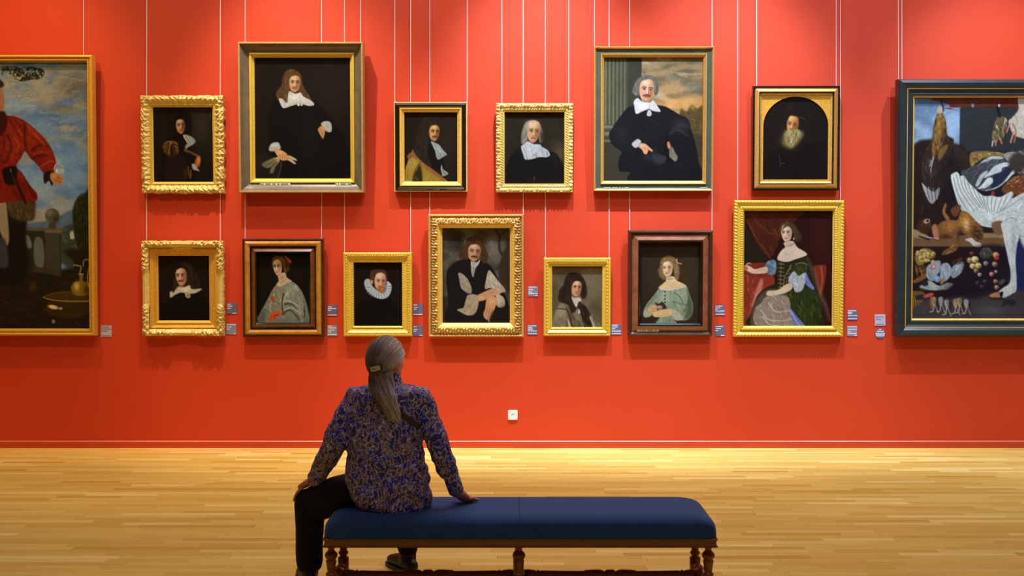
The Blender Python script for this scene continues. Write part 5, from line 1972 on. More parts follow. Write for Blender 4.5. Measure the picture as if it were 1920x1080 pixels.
p.face(424, 344, 54, 78, .35, 6, (224, 170, 128), (140, 88, 60), (252, 214, 172), -1, blush=.42, moust=(88, 62, 46), brow=(90, 64, 46), dark=.5, fr=(116, 112, 102), hl=-.80)
p.hair([(334, 350), (350, 310), (372, 278), (414, 258), (456, 264), (430, 276), (392, 290), (378, 326), (374, 372), (350, 376)], (104, 102, 94), (176, 174, 162), 60, 90, 5, .9, jit=40)
p.poly([(366, 396), (400, 420), (450, 424), (470, 412), (500, 450), (518, 482), (470, 478), (442, 466), (400, 480), (358, 496), (346, 450), (342, 420)], (206, 208, 200), .8)
p.gl(400, 450, 36, 18, (238, 240, 234), .7)
p.ln([(444, 432), (446, 466)], (140, 142, 136), 1, .5, .8)
p.poly([(436, 474), (452, 474), (460, 500), (444, 512), (428, 504)], (186, 188, 176), .8)
# cuffs, hands, hat
p.poly([(330, 690), (348, 668), (372, 656), (392, 674), (376, 704), (350, 712)], (178, 180, 176), .8)
p.ln([(342, 690), (380, 672)], (220, 222, 218), 1.6, .6, .7)
p.poly([(374, 704), (390, 684), (420, 688), (450, 712), (470, 730), (464, 740), (440, 728), (430, 752), (412, 750), (396, 724)], (222, 160, 112), .8)
p.ln([(412, 712), (440, 724), (462, 736)], (140, 88, 58), .9, .5, .8)
p.gl(402, 698, 16, 10, (248, 204, 158), .7)
p.poly([(400, 776), (460, 742), (490, 700), (500, 740), (556, 770), (540, 810), (500, 828), (460, 800)], (34, 34, 38), 1.2)
p.poly([(470, 756), (556, 770), (540, 806), (480, 800)], (52, 54, 60), 2, .8)
p.poly([(562, 684), (574, 672), (586, 700), (580, 722), (568, 712)], (198, 132, 100), .8)
p.poly([(580, 716), (596, 706), (612, 736), (632, 770), (620, 800), (596, 784), (578, 766)], (128, 118, 100), .9)
p.strokes([(580, 716), (596, 706), (612, 736), (632, 770), (620, 800), (596, 784)], 18, [(170, 160, 138), (80, 72, 60)], 65, 6, .9)
p.done(0.62)

# --- K: girl in pale green
p = Pt('K', (1160, 410, 4.5), (52, 42, 26), 22)
p.gl(600, 420, 110, 240, (60, 49, 30), .6)
p.gl(250, 700, 80, 200, (40, 33, 21), .6)
p.hair([(360, 400), (375, 340), (420, 314), (470, 322), (505, 360), (525, 430), (520, 500), (495, 520), (480, 430), (460, 370), (420, 340), (395, 370), (390, 430), (412, 490), (395, 520), (360, 490), (345, 440)], (120, 96, 52), (196, 168, 108), 130, 85, 5, .9, jit=50)
p.poly([(415, 490), (480, 490), (500, 520), (560, 550), (580, 572), (500, 592), (430, 604), (365, 596), (350, 580), (390, 545), (414, 520)], (216, 190, 138), .9)
p.gl(440, 508, 26, 12, (160, 126, 82), .6)
p.face(424, 420, 50, 76, -.3, -2, (226, 198, 146), (150, 112, 72), (248, 230, 188), -1, blush=.25, lips=(176, 96, 76), brow=(136, 108, 70), dark=.45, fr=(140, 112, 62), hl=-.66)
p.hair([(366, 400), (378, 346), (420, 318), (468, 328), (500, 366), (515, 430), (490, 500), (478, 430), (466, 380), (430, 346), (396, 360), (384, 400), (385, 460), (365, 470)], (128, 104, 58), (206, 178, 118), 100, 85, 5, .8, jit=55)
p.ln([(412, 520), (450, 528), (490, 516)], (240, 232, 210), 1.0, .5, .8)
dr = [(222, 780), (250, 720), (300, 660), (345, 600), (360, 592), (430, 606), (520, 590), (582, 568), (610, 640), (640, 720), (636, 800), (600, 850), (560, 860), (480, 850), (500, 886), (330, 886), (380, 820), (420, 760), (380, 700), (350, 740), (300, 800), (250, 832), (222, 820)]
p.poly(dr, (136, 152, 122), .9)
p.clip(dr)
p.gl(410, 660, 46, 80, (158, 176, 146), .7)
p.gl(540, 680, 50, 60, (160, 176, 146), .7)
p.strokes(dr, 150, [(92, 108, 84), (112, 128, 102), (170, 186, 156), (190, 204, 176)], lambda x, y: 110 if x < 380 else (60 if x > 470 else 90), 8, 1.2, 25, .25, .5)
for L_ in (((480, 620), (530, 660), (560, 720)), ((590, 600), (600, 700), (560, 800)), ((470, 700), (540, 720), (620, 740)), ((330, 640), (290, 700), (250, 740))):
    p.ln(L_, (66, 80, 60), 2, 1, .7, .3)
p.clip()
p.poly([(610, 650), (640, 740), (625, 820), (570, 850), (590, 760)], (60, 68, 46), 3, .7)
p.ln([(362, 594), (430, 604), (520, 590), (580, 572)], (226, 222, 196), 1.4, .5, .9)
for y in (616, 650, 678, 706, 738):
    p.el(404, y, 7, 7, (44, 50, 36), 0, .5)
p.poly([(258, 760), (290, 728), (330, 736), (338, 770), (322, 800), (290, 802), (262, 786)], (206, 166, 108), .8)
p.poly([(300, 800), (360, 770), (460, 764), (470, 800), (440, 822), (360, 832), (310, 826)], (214, 178, 118), .9)
p.ln([(300, 760), (334, 764)], (130, 92, 54), .9, .5, .8)
p.ln([(290, 780), (326, 782)], (130, 92, 54), .9, .5, .8)
p.poly([(460, 770), (500, 780), (552, 816), (556, 850), (500, 860), (470, 830)], (186, 182, 150), .9)
p.strokes([(460, 770), (500, 780), (552, 816), (556, 850), (500, 860), (470, 830)], 22, [(140, 138, 110), (216, 212, 184)], 70, 6, 1)
p.poly([(222, 800), (240, 770), (262, 790), (292, 812), (262, 832), (232, 830)], (176, 172, 138), .9)
p.poly([(320, 706), (346, 716), (380, 710), (388, 726), (350, 736), (330, 730)], (48, 50, 30), 1)
p.el(362, 750, 22, 18, (176, 126, 118), 0, .8)
p.gl(356, 744, 10, 8, (220, 176, 168), .7)
p.strokes([(340, 830), (480, 846), (496, 886), (336, 886)], 20, [(100, 114, 88), (176, 190, 160)], 95, 7, 1)
p.ln([(500, 350), (506, 372), (540, 382)], (214, 150, 120), 2, .7, .9)
p.ln([(504, 338), (502, 360)], (200, 190, 170), 1.2, .5, .8)
p.done(0.72)

# --- L: bearded old man, canvas behind an arched gold mat
p = Pt('L', (1390, 140, 4.696), (25, 17, 12), 23)
p.gl(480, 520, 180, 240, (34, 23, 14), .7)
p.poly([(330, 640), (420, 600), (560, 580), (680, 660), (740, 920), (230, 920)], (20, 14, 11), 5)
p.gl(450, 570, 70, 60, (120, 104, 44), .75)
p.hair([(400, 490), (430, 520), (530, 505), (566, 508), (556, 550), (510, 610), (462, 648), (418, 640), (388, 600), (386, 540)], (92, 84, 42), (156, 148, 96), 130, 85, 8, 1.1, 3.5, 30)
p.gl(400, 600, 30, 30, (112, 110, 34), .5)
p.face(470, 440, 58, 96, -.25, 8, (200, 138, 70), (84, 48, 22), (246, 200, 122), -1, blush=.25, brow=(130, 96, 56), dark=.6, moust=(150, 126, 84), fr=(30, 21, 14), hl=-.80)
p.hair([(412, 492), (440, 484), (470, 490), (500, 480), (530, 486), (540, 520), (500, 590), (462, 634), (424, 620), (402, 560)], (146, 134, 78), (216, 206, 156), 130, 92, 9, 1.2, 2.5, 22)
p.poly([(405, 400), (420, 352), (450, 300), (520, 300), (590, 350), (600, 420), (560, 470), (540, 430), (530, 380), (470, 360), (430, 350), (415, 390)], (24, 17, 12), 2)
p.ln([(510, 380), (550, 376), (578, 398)], (96, 84, 66), 1.4, .8, .6)
p.gl(450, 290, 30, 30, (50, 36, 22), .6)
p.gl(545, 520, 18, 26, (150, 136, 96), .5)
p.ln([(350, 710), (362, 760), (362, 806)], (88, 64, 36), 1.3, .6, .8)
p.ln([(362, 770), (402, 780)], (96, 72, 40), 1.2, .6, .8)
p.done(0.72)
# arched gold mat in front of the canvas
D_ = PAINTINGS['L']
s_ = D_['s']
cxp = (D_['outer'][0] + D_['outer'][2]) / 2
zb = D_['outer'][3]


def lq(px, py):
    return ((px - cxp) / s_, (zb - py) / s_)


u_ = D_['u']
ox0, ox1, oz0, oz1 = -D_['w'] / 2 + u_, D_['w'] / 2 - u_, u_, D_['H'] - u_
arch = [lq(1432.6, 335.5)]
xl, zs = lq(1432.6, 236)
xr, _ = lq(1555, 236)
_, zt = lq(1494, 180)
NA = 40
for i in range(NA + 1):
    a = math.pi - math.pi * i / NA
    arch.append(((xl + xr) / 2 + (xr - xl) / 2 * math.cos(a), zs + (zt - zs) * math.sin(a)))
arch.append(lq(1555, 335.5))
outl = []
for i, (x, z) in enumerate(arch):
    if i == 0:
        outl.append((ox0, oz0))
    elif i == len(arch) - 1:
        outl.append((ox1, oz0))
    else:
        t = (i - 1) / NA
        if t < .25:
            outl.append((ox0, zs + (oz1 - zs) * t / .25))
        elif t < .75:
            outl.append((ox0 + (ox1 - ox0) * (t - .25) / .5, oz1))
        else:
            outl.append((ox1, oz1 - (oz1 - zs) * (t - .75) / .25))
yf = -D_['hc'] - .010
n = len(arch)
v = [(x, yf, z) for x, z in arch] + [(x, yf, z) for x, z in outl] + [(x, yf + .009, z) for x, z in arch]
f = []
for i in range(n):
    j = (i + 1) % n
    f.append((i, j, n + j, n + i))
    f.append((i, j, 2 * n + j, 2 * n + i))
mesh_obj('arched_mat', v, f, MAT['gold_warm'], D_['root'])

# --- M: seated lady in green
p = Pt('M', (1360, 360, 3.6), (44, 14, 8), 24)
p.gl(640, 300, 70, 250, (60, 20, 12), .8)
cu = [(134, 124), (520, 124), (470, 200), (380, 300), (340, 400), (300, 440), (240, 380), (190, 290), (150, 180)]
p.poly(cu, (74, 30, 14), 2)
p.strokes(cu, 90, [(110, 46, 20), (50, 18, 8), (130, 60, 30)], 60, 16, 2, 18, .2, .5)
p.ln([(150, 190), (220, 320), (310, 440)], (140, 76, 40), 1.6, 1, .7)
p.ln([(180, 150), (260, 240), (340, 280), (460, 150)], (130, 66, 32), 1.6, 1, .6)
p.poly([(134, 200), (180, 300), (240, 390), (290, 450), (250, 480), (134, 480)], (36, 28, 20), 3, .9)
# table
p.poly([(134, 500), (180, 478), (290, 480), (330, 560), (320, 600), (134, 560)], (128, 42, 22), 1)
p.poly([(134, 550), (250, 566), (330, 560), (330, 640), (240, 690), (200, 780), (170, 897), (134, 897)], (140, 52, 32), 1)
p.strokes([(134, 570), (250, 570), (240, 690), (200, 780), (170, 890), (134, 890)], 40, [(190, 96, 70), (90, 28, 16), (210, 130, 104)], 95, 12, 1.6, 12)
p.ln([(138, 548), (200, 560), (262, 572)], (70, 56, 96), 1.6, .6, .8)
p.poly([(240, 590), (262, 600), (240, 690), (200, 760), (186, 750)], (214, 150, 120), 2, .7)
# chair
p.poly([(600, 500), (640, 488), (684, 496), (680, 580), (660, 680), (640, 700), (620, 640), (610, 560)], (126, 44, 26), 1)
p.ln([(650, 500), (660, 590), (642, 680)], (206, 110, 80), 2.2, 1, .7)
p.ln([(640, 690), (690, 760), (715, 860)], (90, 50, 36), 3, 1, .8)
# gown
go = [(360, 460), (430, 470), (560, 440), (600, 560), (640, 680), (660, 800), (640, 897), (180, 897), (190, 800), (220, 700), (280, 640), (360, 600), (350, 520)]
p.poly(go, (34, 36, 18), 1)
p.poly([(420, 680), (480, 650), (560, 640), (640, 700), (655, 820), (620, 897), (520, 897), (470, 800)], (44, 56, 18), 2)
p.strokes([(420, 680), (480, 650), (560, 640), (640, 700), (655, 820), (620, 897), (520, 897), (470, 800)], 80, [(22, 28, 10), (84, 102, 40), (30, 38, 14)], 75, 12, 1.6, 25)
sk = [(280, 700), (360, 690), (430, 700), (450, 780), (480, 897), (250, 897), (200, 860), (210, 780), (250, 740)]
p.poly([(190, 800), (230, 700), (300, 650), (400, 660), (420, 700), (300, 720), (240, 780), (230, 897), (180, 897)], (84, 72, 54), 1.5)
p.strokes([(190, 800), (230, 700), (300, 650), (400, 660), (300, 720), (240, 780), (230, 897), (180, 897)], 70, [(60, 50, 36), (128, 114, 90)], 110, 7, 1, 30)
p.poly(sk, (150, 138, 118), 1)
p.strokes(sk, 150, [(112, 98, 78), (186, 176, 156), (214, 206, 190), (130, 110, 80)], 60, 8, 1.1, 40, .3, .6)
for L_ in (((250, 790), (300, 850), (380, 860), (450, 850)), ((300, 740), (350, 800), (440, 790)), ((260, 830), (300, 880), (360, 894))):
    p.ln(L_, (226, 220, 206), 2.2, 1, .7, .3)
p.poly([(436, 770), (460, 790), (500, 840), (545, 890), (540, 897), (480, 897), (456, 840)], (108, 124, 186), 1)
p.ln([(446, 790), (480, 850), (510, 894)], (176, 190, 232), 2, .8, .8)
# bodice
bo = [(358, 462), (400, 470), (460, 462), (540, 440), (520, 500), (470, 540), (430, 620), (400, 650), (358, 640), (356, 540)]
p.poly(bo, (38, 38, 20), .9)
for i in range(7):
    y = 480 + i * 26
    p.ln([(366, y), (402, y + 4)], (170, 150, 100), 1.3, .5, .8)
    p.ln([(436 - i * 6, y + 20), (452 - i * 6, y + 6)], (150, 132, 88), 1.3, .5, .8)
p.ln([(382, 470), (378, 640)], (150, 132, 84), 1.2, .5, .8)
p.ln([(450, 500), (410, 560), (396, 640)], (160, 142, 92), 1.4, .5, .8)
# shoulders, neck, face
p.poly([(400, 340), (460, 330), (490, 370), (540, 400), (552, 424), (480, 450), (420, 468), (362, 456), (360, 430), (385, 390), (408, 370)], (222, 204, 176), .9)
p.gl(440, 350, 24, 14, (176, 146, 116), .6)
p.ln([(408, 362), (440, 362), (474, 340)], (120, 106, 92), 1.1, .5, .9)
p.hair([(378, 270), (392, 226), (430, 206), (470, 220), (500, 260), (520, 300), (510, 330), (480, 330), (462, 270), (430, 232), (400, 240)], (64, 46, 28), (130, 100, 62), 80, 70, 5, .9, jit=50)
p.face(418, 276, 40, 64, -.35, -4, (226, 204, 176), (150, 112, 84), (248, 234, 212), -1, blush=.3, lips=(184, 66, 58), brow=(100, 76, 54), dark=.45, fr=(80, 58, 34), hl=-.80)
p.hair([(384, 262), (400, 226), (434, 210), (466, 226), (482, 270), (484, 320), (470, 310), (458, 262), (430, 232), (402, 244)], (76, 56, 34), (146, 116, 72), 60, 75, 4, .8, jit=50)
p.el(466, 314, 4, 8, (226, 220, 206), 0, .5)
# sleeves and arms
slv = [(462, 500), (500, 470), (550, 470), (558, 520), (540, 560), (500, 560), (470, 540)]
p.poly(slv, (48, 58, 22), 1)
p.strokes(slv, 30, [(90, 106, 44), (24, 30, 12)], 60, 7, 1.2)
p.ln([(478, 484), (520, 474), (560, 488)], (150, 140, 100), 1.3, .5, .8)
wh = [(440, 560), (470, 530), (500, 560), (540, 540), (556, 560), (540, 620), (520, 660), (480, 668), (462, 630), (432, 600)]
p.poly(wh, (176, 184, 186), .9)
p.strokes(wh, 40, [(130, 140, 148), (216, 222, 224), (236, 240, 240)], 70, 8, 1.2, 35)
p.poly([(548, 540), (560, 560), (580, 600), (606, 640), (600, 654), (570, 636), (548, 610)], (112, 128, 190), .9)
p.poly([(430, 610), (462, 630), (440, 660), (380, 684), (310, 694), (284, 684), (300, 660), (360, 654)], (222, 200, 168), .9)
p.ln([(286, 674), (300, 660), (330, 662)], (170, 134, 100), 1, .5, .8)
bl_ = [(280, 480), (300, 460), (340, 456), (352, 500), (340, 550), (300, 552), (278, 520)]
p.poly(bl_, (100, 130, 150), .9)
p.strokes(bl_, 26, [(64, 92, 112), (156, 182, 196)], 60, 7, 1.2, 35)
p.poly([(284, 500), (284, 540), (200, 546), (160, 530), (136, 516), (150, 490), (180, 500), (210, 516)], (220, 194, 160), .9)
p.ln([(140, 500), (160, 476), (178, 480)], (206, 176, 140), 2, .7, .9)
p.el(148, 510, 12, 12, (196, 110, 70), 0, .6)
# gauze veil
p.poly([(550, 430), (600, 500), (650, 640), (700, 780), (700, 860), (650, 720), (590, 560)], (120, 104, 84), 3, .4)
p.done(0.72)

# --- left: red-coated figure in a landscape
p = Pt('bigL', (0, 80, 3.6), (92, 124, 176), 31)
p.vgrad(130, 1080, (96, 132, 178), (120, 160, 206))
p.cloud((70, 106, 168), 40, 24, .45, .7, 3, .8)
p.cloud((156, 160, 150), 46, 20, .46, .66, 12, .85, .2)
p.gl(480, 290, 130, 90, (104, 98, 84), .9)
p.gl(420, 440, 140, 40, (112, 108, 94), .8)
p.gl(120, 230, 140, 40, (150, 142, 118), .7)
p.gl(250, 360, 130, 60, (150, 146, 128), .7)
p.gl(430, 400, 60, 26, (78, 116, 178), .8)
p.gl(430, 640, 110, 30, (140, 150, 146), .7)
p.gl(90, 420, 120, 60, (150, 172, 198), .6)
p.strokes([(0, 130), (570, 130), (570, 700), (0, 700)], 160, [(160, 158, 144), (108, 104, 92), (84, 122, 180), (170, 182, 192)], -12, 16, 3, 20, .2, .35)
p.gl(400, 850, 200, 160, (112, 158, 214), .7)
p.gl(200, 1000, 200, 100, (136, 176, 220), .6)
lf = [(0, 160), (60, 160), (240, 170), (288, 196), (262, 240), (200, 250), (150, 262), (90, 250), (50, 210), (0, 214)]
p.strokes(lf, 120, [(22, 28, 14), (34, 40, 18), (14, 18, 10)], 70, 7, 2.4, 60, .3, .95)
# lower landscape (other crop)
p.o(0, 360, 3.176)
p.poly([(110, 210), (170, 180), (250, 170), (330, 140), (400, 104), (440, 110), (480, 150), (520, 160), (520, 400), (110, 400)], (84, 114, 150), 2)
p.poly([(340, 230), (400, 190), (470, 190), (520, 210), (520, 420), (340, 420)], (58, 72, 62), 3)
p.strokes([(340, 230), (520, 210), (520, 400), (340, 400)], 60, [(70, 86, 70), (44, 54, 40), (96, 112, 110)], 20, 6, 2, 40)
p.poly([(394, 240), (412, 232), (420, 270), (398, 276)], (186, 196, 196), .8)
p.poly([(424, 220), (440, 214), (462, 226), (460, 246), (430, 250)], (150, 166, 170), 1)
tr_ = [(420, 70), (450, 20), (490, 0), (530, -20), (530, 420), (480, 400), (440, 330), (420, 240), (410, 140)]
p.poly(tr_, (34, 40, 24), 2)
p.strokes(tr_, 120, [(70, 78, 50), (24, 28, 16), (52, 60, 36)], 60, 5, 2, 70)
p.poly([(-560, 470), (350, 460), (360, 350), (430, 340), (530, 380), (530, 830), (-560, 830)], (36, 30, 18), 4)
p.strokes([(-560, 500), (530, 400), (530, 820), (-560, 820)], 200, [(52, 44, 24), (22, 18, 11), (70, 58, 30)], 10, 14, 3, 30, .2, .5)
# balustrade
p.poly([(110, 206), (350, 214), (352, 232), (110, 226)], (92, 88, 72), 1, 1, False)
p.poly([(110, 226), (340, 232), (340, 500), (110, 470)], (44, 44, 36), 1.2, 1, False)
p.poly([(245, 236), (332, 240), (334, 500), (246, 470)], (66, 64, 54), 1, 1, False)
p.poly([(180, 300), (205, 262), (234, 300), (236, 440), (184, 430)], (98, 108, 108), 1.2)
p.poly([(122, 262), (150, 262), (168, 320), (140, 330)], (110, 118, 118), 1.2)
p.poly([(240, 222), (345, 224), (340, 242), (244, 240)], (104, 100, 82), .8, 1, False)
p.poly([(276, 180), (302, 180), (312, 212), (266, 212)], (70, 68, 58), .8)
p.el(290, 138, 43, 43, (82, 80, 66), 0, .8)
p.gl(276, 122, 20, 20, (140, 136, 114), .7)
p.gl(314, 160, 18, 22, (44, 42, 34), .7)
p.poly([(172, 440), (336, 460), (336, 496), (172, 470)], (60, 58, 46), 1, 1, False)
# ewer and basin
p.el(380, 690, 140, 62, (58, 44, 14), 0, 1.5)
p.poly([(230, 622), (300, 600), (400, 590), (520, 596), (520, 650), (400, 650), (290, 646)], (70, 54, 22), 1.2)
p.ln([(232, 626), (290, 642), (400, 650), (520, 648)], (186, 160, 92), 1.6, .6, .9)
p.ln([(232, 622), (300, 600), (400, 590)], (120, 98, 50), 1.3, .6, .8)
p.el(290, 684, 30, 12, (226, 208, 150), 12, 1)
p.el(334, 692, 10, 7, (206, 186, 120), 0, .8)
p.poly([(398, 560), (420, 534), (448, 526), (446, 490), (470, 490), (468, 526), (500, 540), (512, 580), (490, 612), (430, 616), (404, 596)], (130, 106, 28), 1)
p.gl(430, 560, 16, 26, (226, 206, 116), .85)
p.gl(490, 580, 16, 30, (60, 46, 12), .8)
p.ln([(448, 486), (458, 446), (440, 436), (412, 432)], (196, 186, 140), 1.6, .5, .9)
p.ln([(470, 440), (474, 410), (496, 398), (510, 420), (500, 470), (496, 520), (504, 566)], (176, 160, 110), 1.7, .5, .9)
p.ln([(446, 486), (470, 486)], (220, 206, 150), 1.6, .5, .9)
p.el(290, 770, 10, 12, (150, 132, 96), 0, 1)
p.gl(170, 560, 24, 30, (84, 60, 24), .7)
# figure: breeches, legs
p.o(0, 80, 3.6)
p.poly([(-200, 1060), (-150, 960), (0, 900), (210, 1010), (180, 1080), (150, 1300), (170, 1500), (120, 1600), (30, 1640), (-60, 1600), (-170, 1640), (-190, 1300)], (26, 22, 18), 3)
p.poly([(30, 1060), (200, 1050), (215, 1140), (190, 1200), (60, 1180)], (74, 62, 42), 2.5)
p.strokes([(30, 1060), (200, 1050), (215, 1140), (190, 1200), (60, 1180)], 40, [(110, 94, 66), (44, 36, 24)], 80, 8, 1.6)
p.poly([(-40, 1010), (8, 1010), (24, 1120), (36, 1320), (10, 1360), (-40, 1200)], (150, 142, 120), 1.5)
p.poly([(-40, 1330), (10, 1330), (30, 1480), (0, 1520), (-50, 1480)], (62, 62, 70), 2.5)
# red coat
ct = [(-250, 700), (-240, 600), (-180, 530), (-60, 480), (30, 490), (100, 500), (170, 540), (250, 610), (310, 680), (350, 770), (356, 840), (330, 870), (276, 880), (240, 830), (180, 770), (150, 730), (120, 780), (90, 830), (130, 880), (180, 960), (228, 1020), (212, 1072), (120, 1060), (20, 1076), (-160, 1080), (-230, 1010), (-170, 880), (-190, 790)]
p.poly(ct, (122, 30, 18), 1)
p.clip(ct)
p.gl(200, 640, 60, 70, (150, 48, 26), .7)
p.gl(120, 960, 70, 60, (96, 22, 20), .7)
p.gl(60, 700, 40, 120, (150, 46, 26), .6)
p.strokes(ct, 260, [(70, 14, 10), (96, 22, 14), (142, 44, 26), (150, 52, 30)], lambda x, y: 60 if y < 860 else 70, 16, 4, 25, .25, .4)
for L_ in (((150, 560), (150, 660), (160, 740)), ((30, 620), (60, 700), (20, 800)), ((180, 790), (240, 760), (300, 760)), ((200, 720), (250, 690), (300, 700)), ((90, 830), (160, 920), (200, 1040)), ((60, 900), (110, 980), (120, 1060))):
    p.ln(L_, (56, 10, 8), 4, 2, .8, .3)
for L_ in (((170, 560), (230, 630), (290, 700)), ((210, 750), (270, 730)), ((260, 830), (310, 800), (340, 800)), ((80, 640), (110, 690), (90, 730)), ((110, 590), (130, 620))):
    p.ln(L_, (190, 84, 52), 3, 1.6, .6, .3)
p.clip()
p.poly([(0, 460), (24, 480), (34, 540), (0, 620), (-60, 600), (-60, 480)], (56, 16, 14), 2)
p.poly([(-90, 300), (-40, 280), (6, 320), (14, 420), (4, 450), (-60, 470), (-100, 420)], (150, 108, 80), 2)
p.poly([(-110, 260), (-40, 236), (10, 270), (0, 300), (-110, 320)], (40, 32, 26), 2)
p.poly([(0, 850), (70, 830), (95, 860), (80, 950), (20, 950), (0, 900)], (18, 14, 14), 2)
p.ln([(50, 850), (66, 900), (80, 940)], (150, 146, 136), 1.6, .6, .8)
p.ln([(60, 880), (100, 960), (150, 1076)], (40, 16, 14), 5, 1.5, .9)
p.poly([(276, 880), (330, 860), (350, 880), (330, 964), (310, 930), (278, 948)], (30, 24, 26), 1)
hd = [(316, 900), (330, 874), (370, 878), (405, 890), (402, 920), (396, 950), (360, 950), (330, 936)]
p.poly(hd, (186, 128, 70), .9)
for L_ in (((340, 890), (380, 904)), ((350, 908), (396, 918)), ((350, 926), (392, 938))):
    p.ln(L_, (110, 66, 34), 1.2, .5, .8)
p.gl(346, 896, 16, 14, (226, 176, 116), .7)
p.el(376, 852, 34, 40, (120, 146, 176), 0, .9, .75)
p.el(378, 864, 28, 20, (176, 192, 200), 0, .8, .7)
p.poly([(370, 780), (382, 780), (386, 816), (366, 816)], (150, 176, 200), .8, .8)
p.ln([(346, 850), (352, 824), (368, 814)], (216, 226, 232), 1, .5, .9)
p.ln([(392, 824), (408, 850), (400, 880)], (216, 226, 232), 1, .5, .8)
p.el(362, 862, 4, 10, (240, 244, 246), 0, .6)
p.done(.85)

# --- right: hanging game and a swan
p = Pt('bigR', (1660, 130, 3.6), (32, 30, 30), 32)
p.poly([(205, 200), (530, 200), (530, 520), (205, 520)], (132, 164, 190), 1, 1, False)
p.clip([(205, 200), (530, 200), (530, 520), (205, 520)], 1, False)
p.cloud((96, 124, 150), 26, 14, .45, .65, 5, .9)
p.gl(470, 420, 80, 100, (160, 190, 212), .8)
p.gl(270, 440, 60, 50, (150, 178, 200), .7)
p.poly([(205, 200), (440, 200), (440, 262), (205, 262)], (70, 92, 118), 2, .9, False)
p.clip()
p.poly([(440, 195), (2100, 195), (2100, 268), (540, 268), (500, 286), (470, 280), (442, 250)], (86, 38, 26), 1.2)
p.strokes([(440, 200), (1300, 200), (1300, 264), (470, 264)], 40, [(110, 54, 36), (64, 26, 18)], 0, 14, 1.6, 6)
p.poly([(520, 270), (2100, 270), (2100, 560), (520, 560)], (42, 48, 48), 1, 1, False)
p.strokes([(520, 280), (1300, 280), (1300, 560), (520, 560)], 60, [(52, 58, 58), (34, 40, 40)], 0, 16, 3, 20, .2, .4)
p.poly([(205, 518), (530, 518), (560, 600), (600, 700), (600, 1000), (205, 1000)], (38, 27, 22), 3)
p.strokes([(205, 530), (520, 530), (600, 700), (600, 990), (205, 990)], 90, [(52, 38, 30), (24, 19, 19), (70, 52, 38)], 100, 12, 2.2, 30, .25, .5)
# hanging bird
br = [(380, 300), (404, 310), (424, 360), (436, 450), (480, 480), (486, 520), (560, 560), (590, 610), (560, 680), (500, 700), (440, 800), (330, 810), (280, 770), (262, 640), (300, 540), (336, 470), (344, 400), (360, 330)]
p.poly(br, (50, 38, 28), 1.4)
p.poly([(380, 300), (404, 312), (424, 360), (432, 440), (400, 520), (350, 600), (334, 590), (338, 480), (350, 380), (362, 326)], (112, 82, 36), 1.5)
p.strokes([(380, 300), (404, 312), (424, 360), (432, 440), (400, 520), (350, 600), (334, 590), (338, 480), (350, 380), (362, 326)], 80, [(160, 120, 56), (70, 48, 22), (190, 152, 80)], 95, 7, 1.3, 20)
p.poly([(380, 560), (420, 520), (442, 520), (430, 560), (390, 620), (376, 620)], (126, 96, 50), 1.2)
p.strokes(br, 220, [(24, 20, 22), (82, 62, 42), (40, 40, 50), (18, 16, 20), (104, 84, 58)], 100, 8, 1.3, 25, .25, .7)
p.gl(470, 640, 60, 70, (20, 19, 26), .7)
p.gl(420, 470, 14, 60, (34, 24, 16), .6)
p.gl(380, 400, 12, 60, (186, 150, 80), .5)
p.strokes([(270, 640), (330, 620), (340, 780), (286, 760)], 30, [(60, 60, 72), (90, 90, 100), (20, 20, 26)], 95, 9, 1.2, 15, .2, .7)
p.ln([(346, 600), (334, 650), (326, 700)], (190, 190, 186), 2.6, .8, .9, .5)
p.ln([(330, 620), (320, 660)], (160, 160, 158), 2, .8, .8)
p.poly([(268, 770), (300, 800), (350, 830), (388, 800), (384, 850), (350, 904), (322, 900), (290, 840)], (160, 162, 158), 1)
for i in range(7):
    x = 284 + i * 15
    p.ln([(x, 790 + i * 4), (x + 24 - i * 4, 890 - abs(i - 4) * 6)], (84, 84, 84) if i % 2 else (206, 208, 204), 1.2, .5, .8)
p.ln([(396, 206), (394, 240), (408, 262), (406, 296)], (18, 18, 22), 2.2, .6, .95)
p.poly([(366, 300), (376, 262), (392, 262), (404, 296), (388, 310)], (176, 160, 130), 1)
p.gl(500, 790, 120, 120, (22, 20, 26), .85)
# small hanging birds
b2 = [(770, 340), (800, 330), (840, 350), (830, 420), (812, 480), (770, 490), (740, 520), (742, 440), (752, 380)]
p.poly(b2, (96, 84, 50), 1)
p.strokes(b2, 60, [(160, 146, 90), (44, 40, 34), (206, 204, 190), (24, 24, 26)], 85, 7, 1.4, 25)
p.ln([(780, 250), (776, 280), (790, 330)], (20, 22, 26), 6, 1, .95, .3)
p.el(784, 256, 8, 10, (170, 180, 184), 0, .8)
p.ln([(770, 486), (764, 520)], (206, 104, 88), 3, .8, .9)
p.ln([(798, 480), (806, 508)], (206, 104, 88), 3, .8, .9)
p.ln([(746, 490), (740, 526)], (196, 196, 190), 2, .6, .9)
p.el(606, 256, 10, 14, (120, 120, 116), 0, .8)
b3 = [(850, 360), (880, 330), (916, 280), (912, 210), (960, 205), (1040, 300), (1040, 470), (930, 470), (880, 440), (860, 400)]
p.poly(b3, (186, 178, 156), 1)
p.strokes(b3, 60, [(220, 214, 196), (140, 126, 104), (196, 180, 150)], 75, 8, 1.6, 30)
p.ln([(856, 380), (838, 432)], (206, 120, 96), 3, .8, .9)
p.ln([(886, 430), (866, 500)], (196, 130, 110), 3.4, .8, .9)
p.ln([(880, 380), (900, 430), (890, 500)], (150, 110, 84), 3, .8, .9)
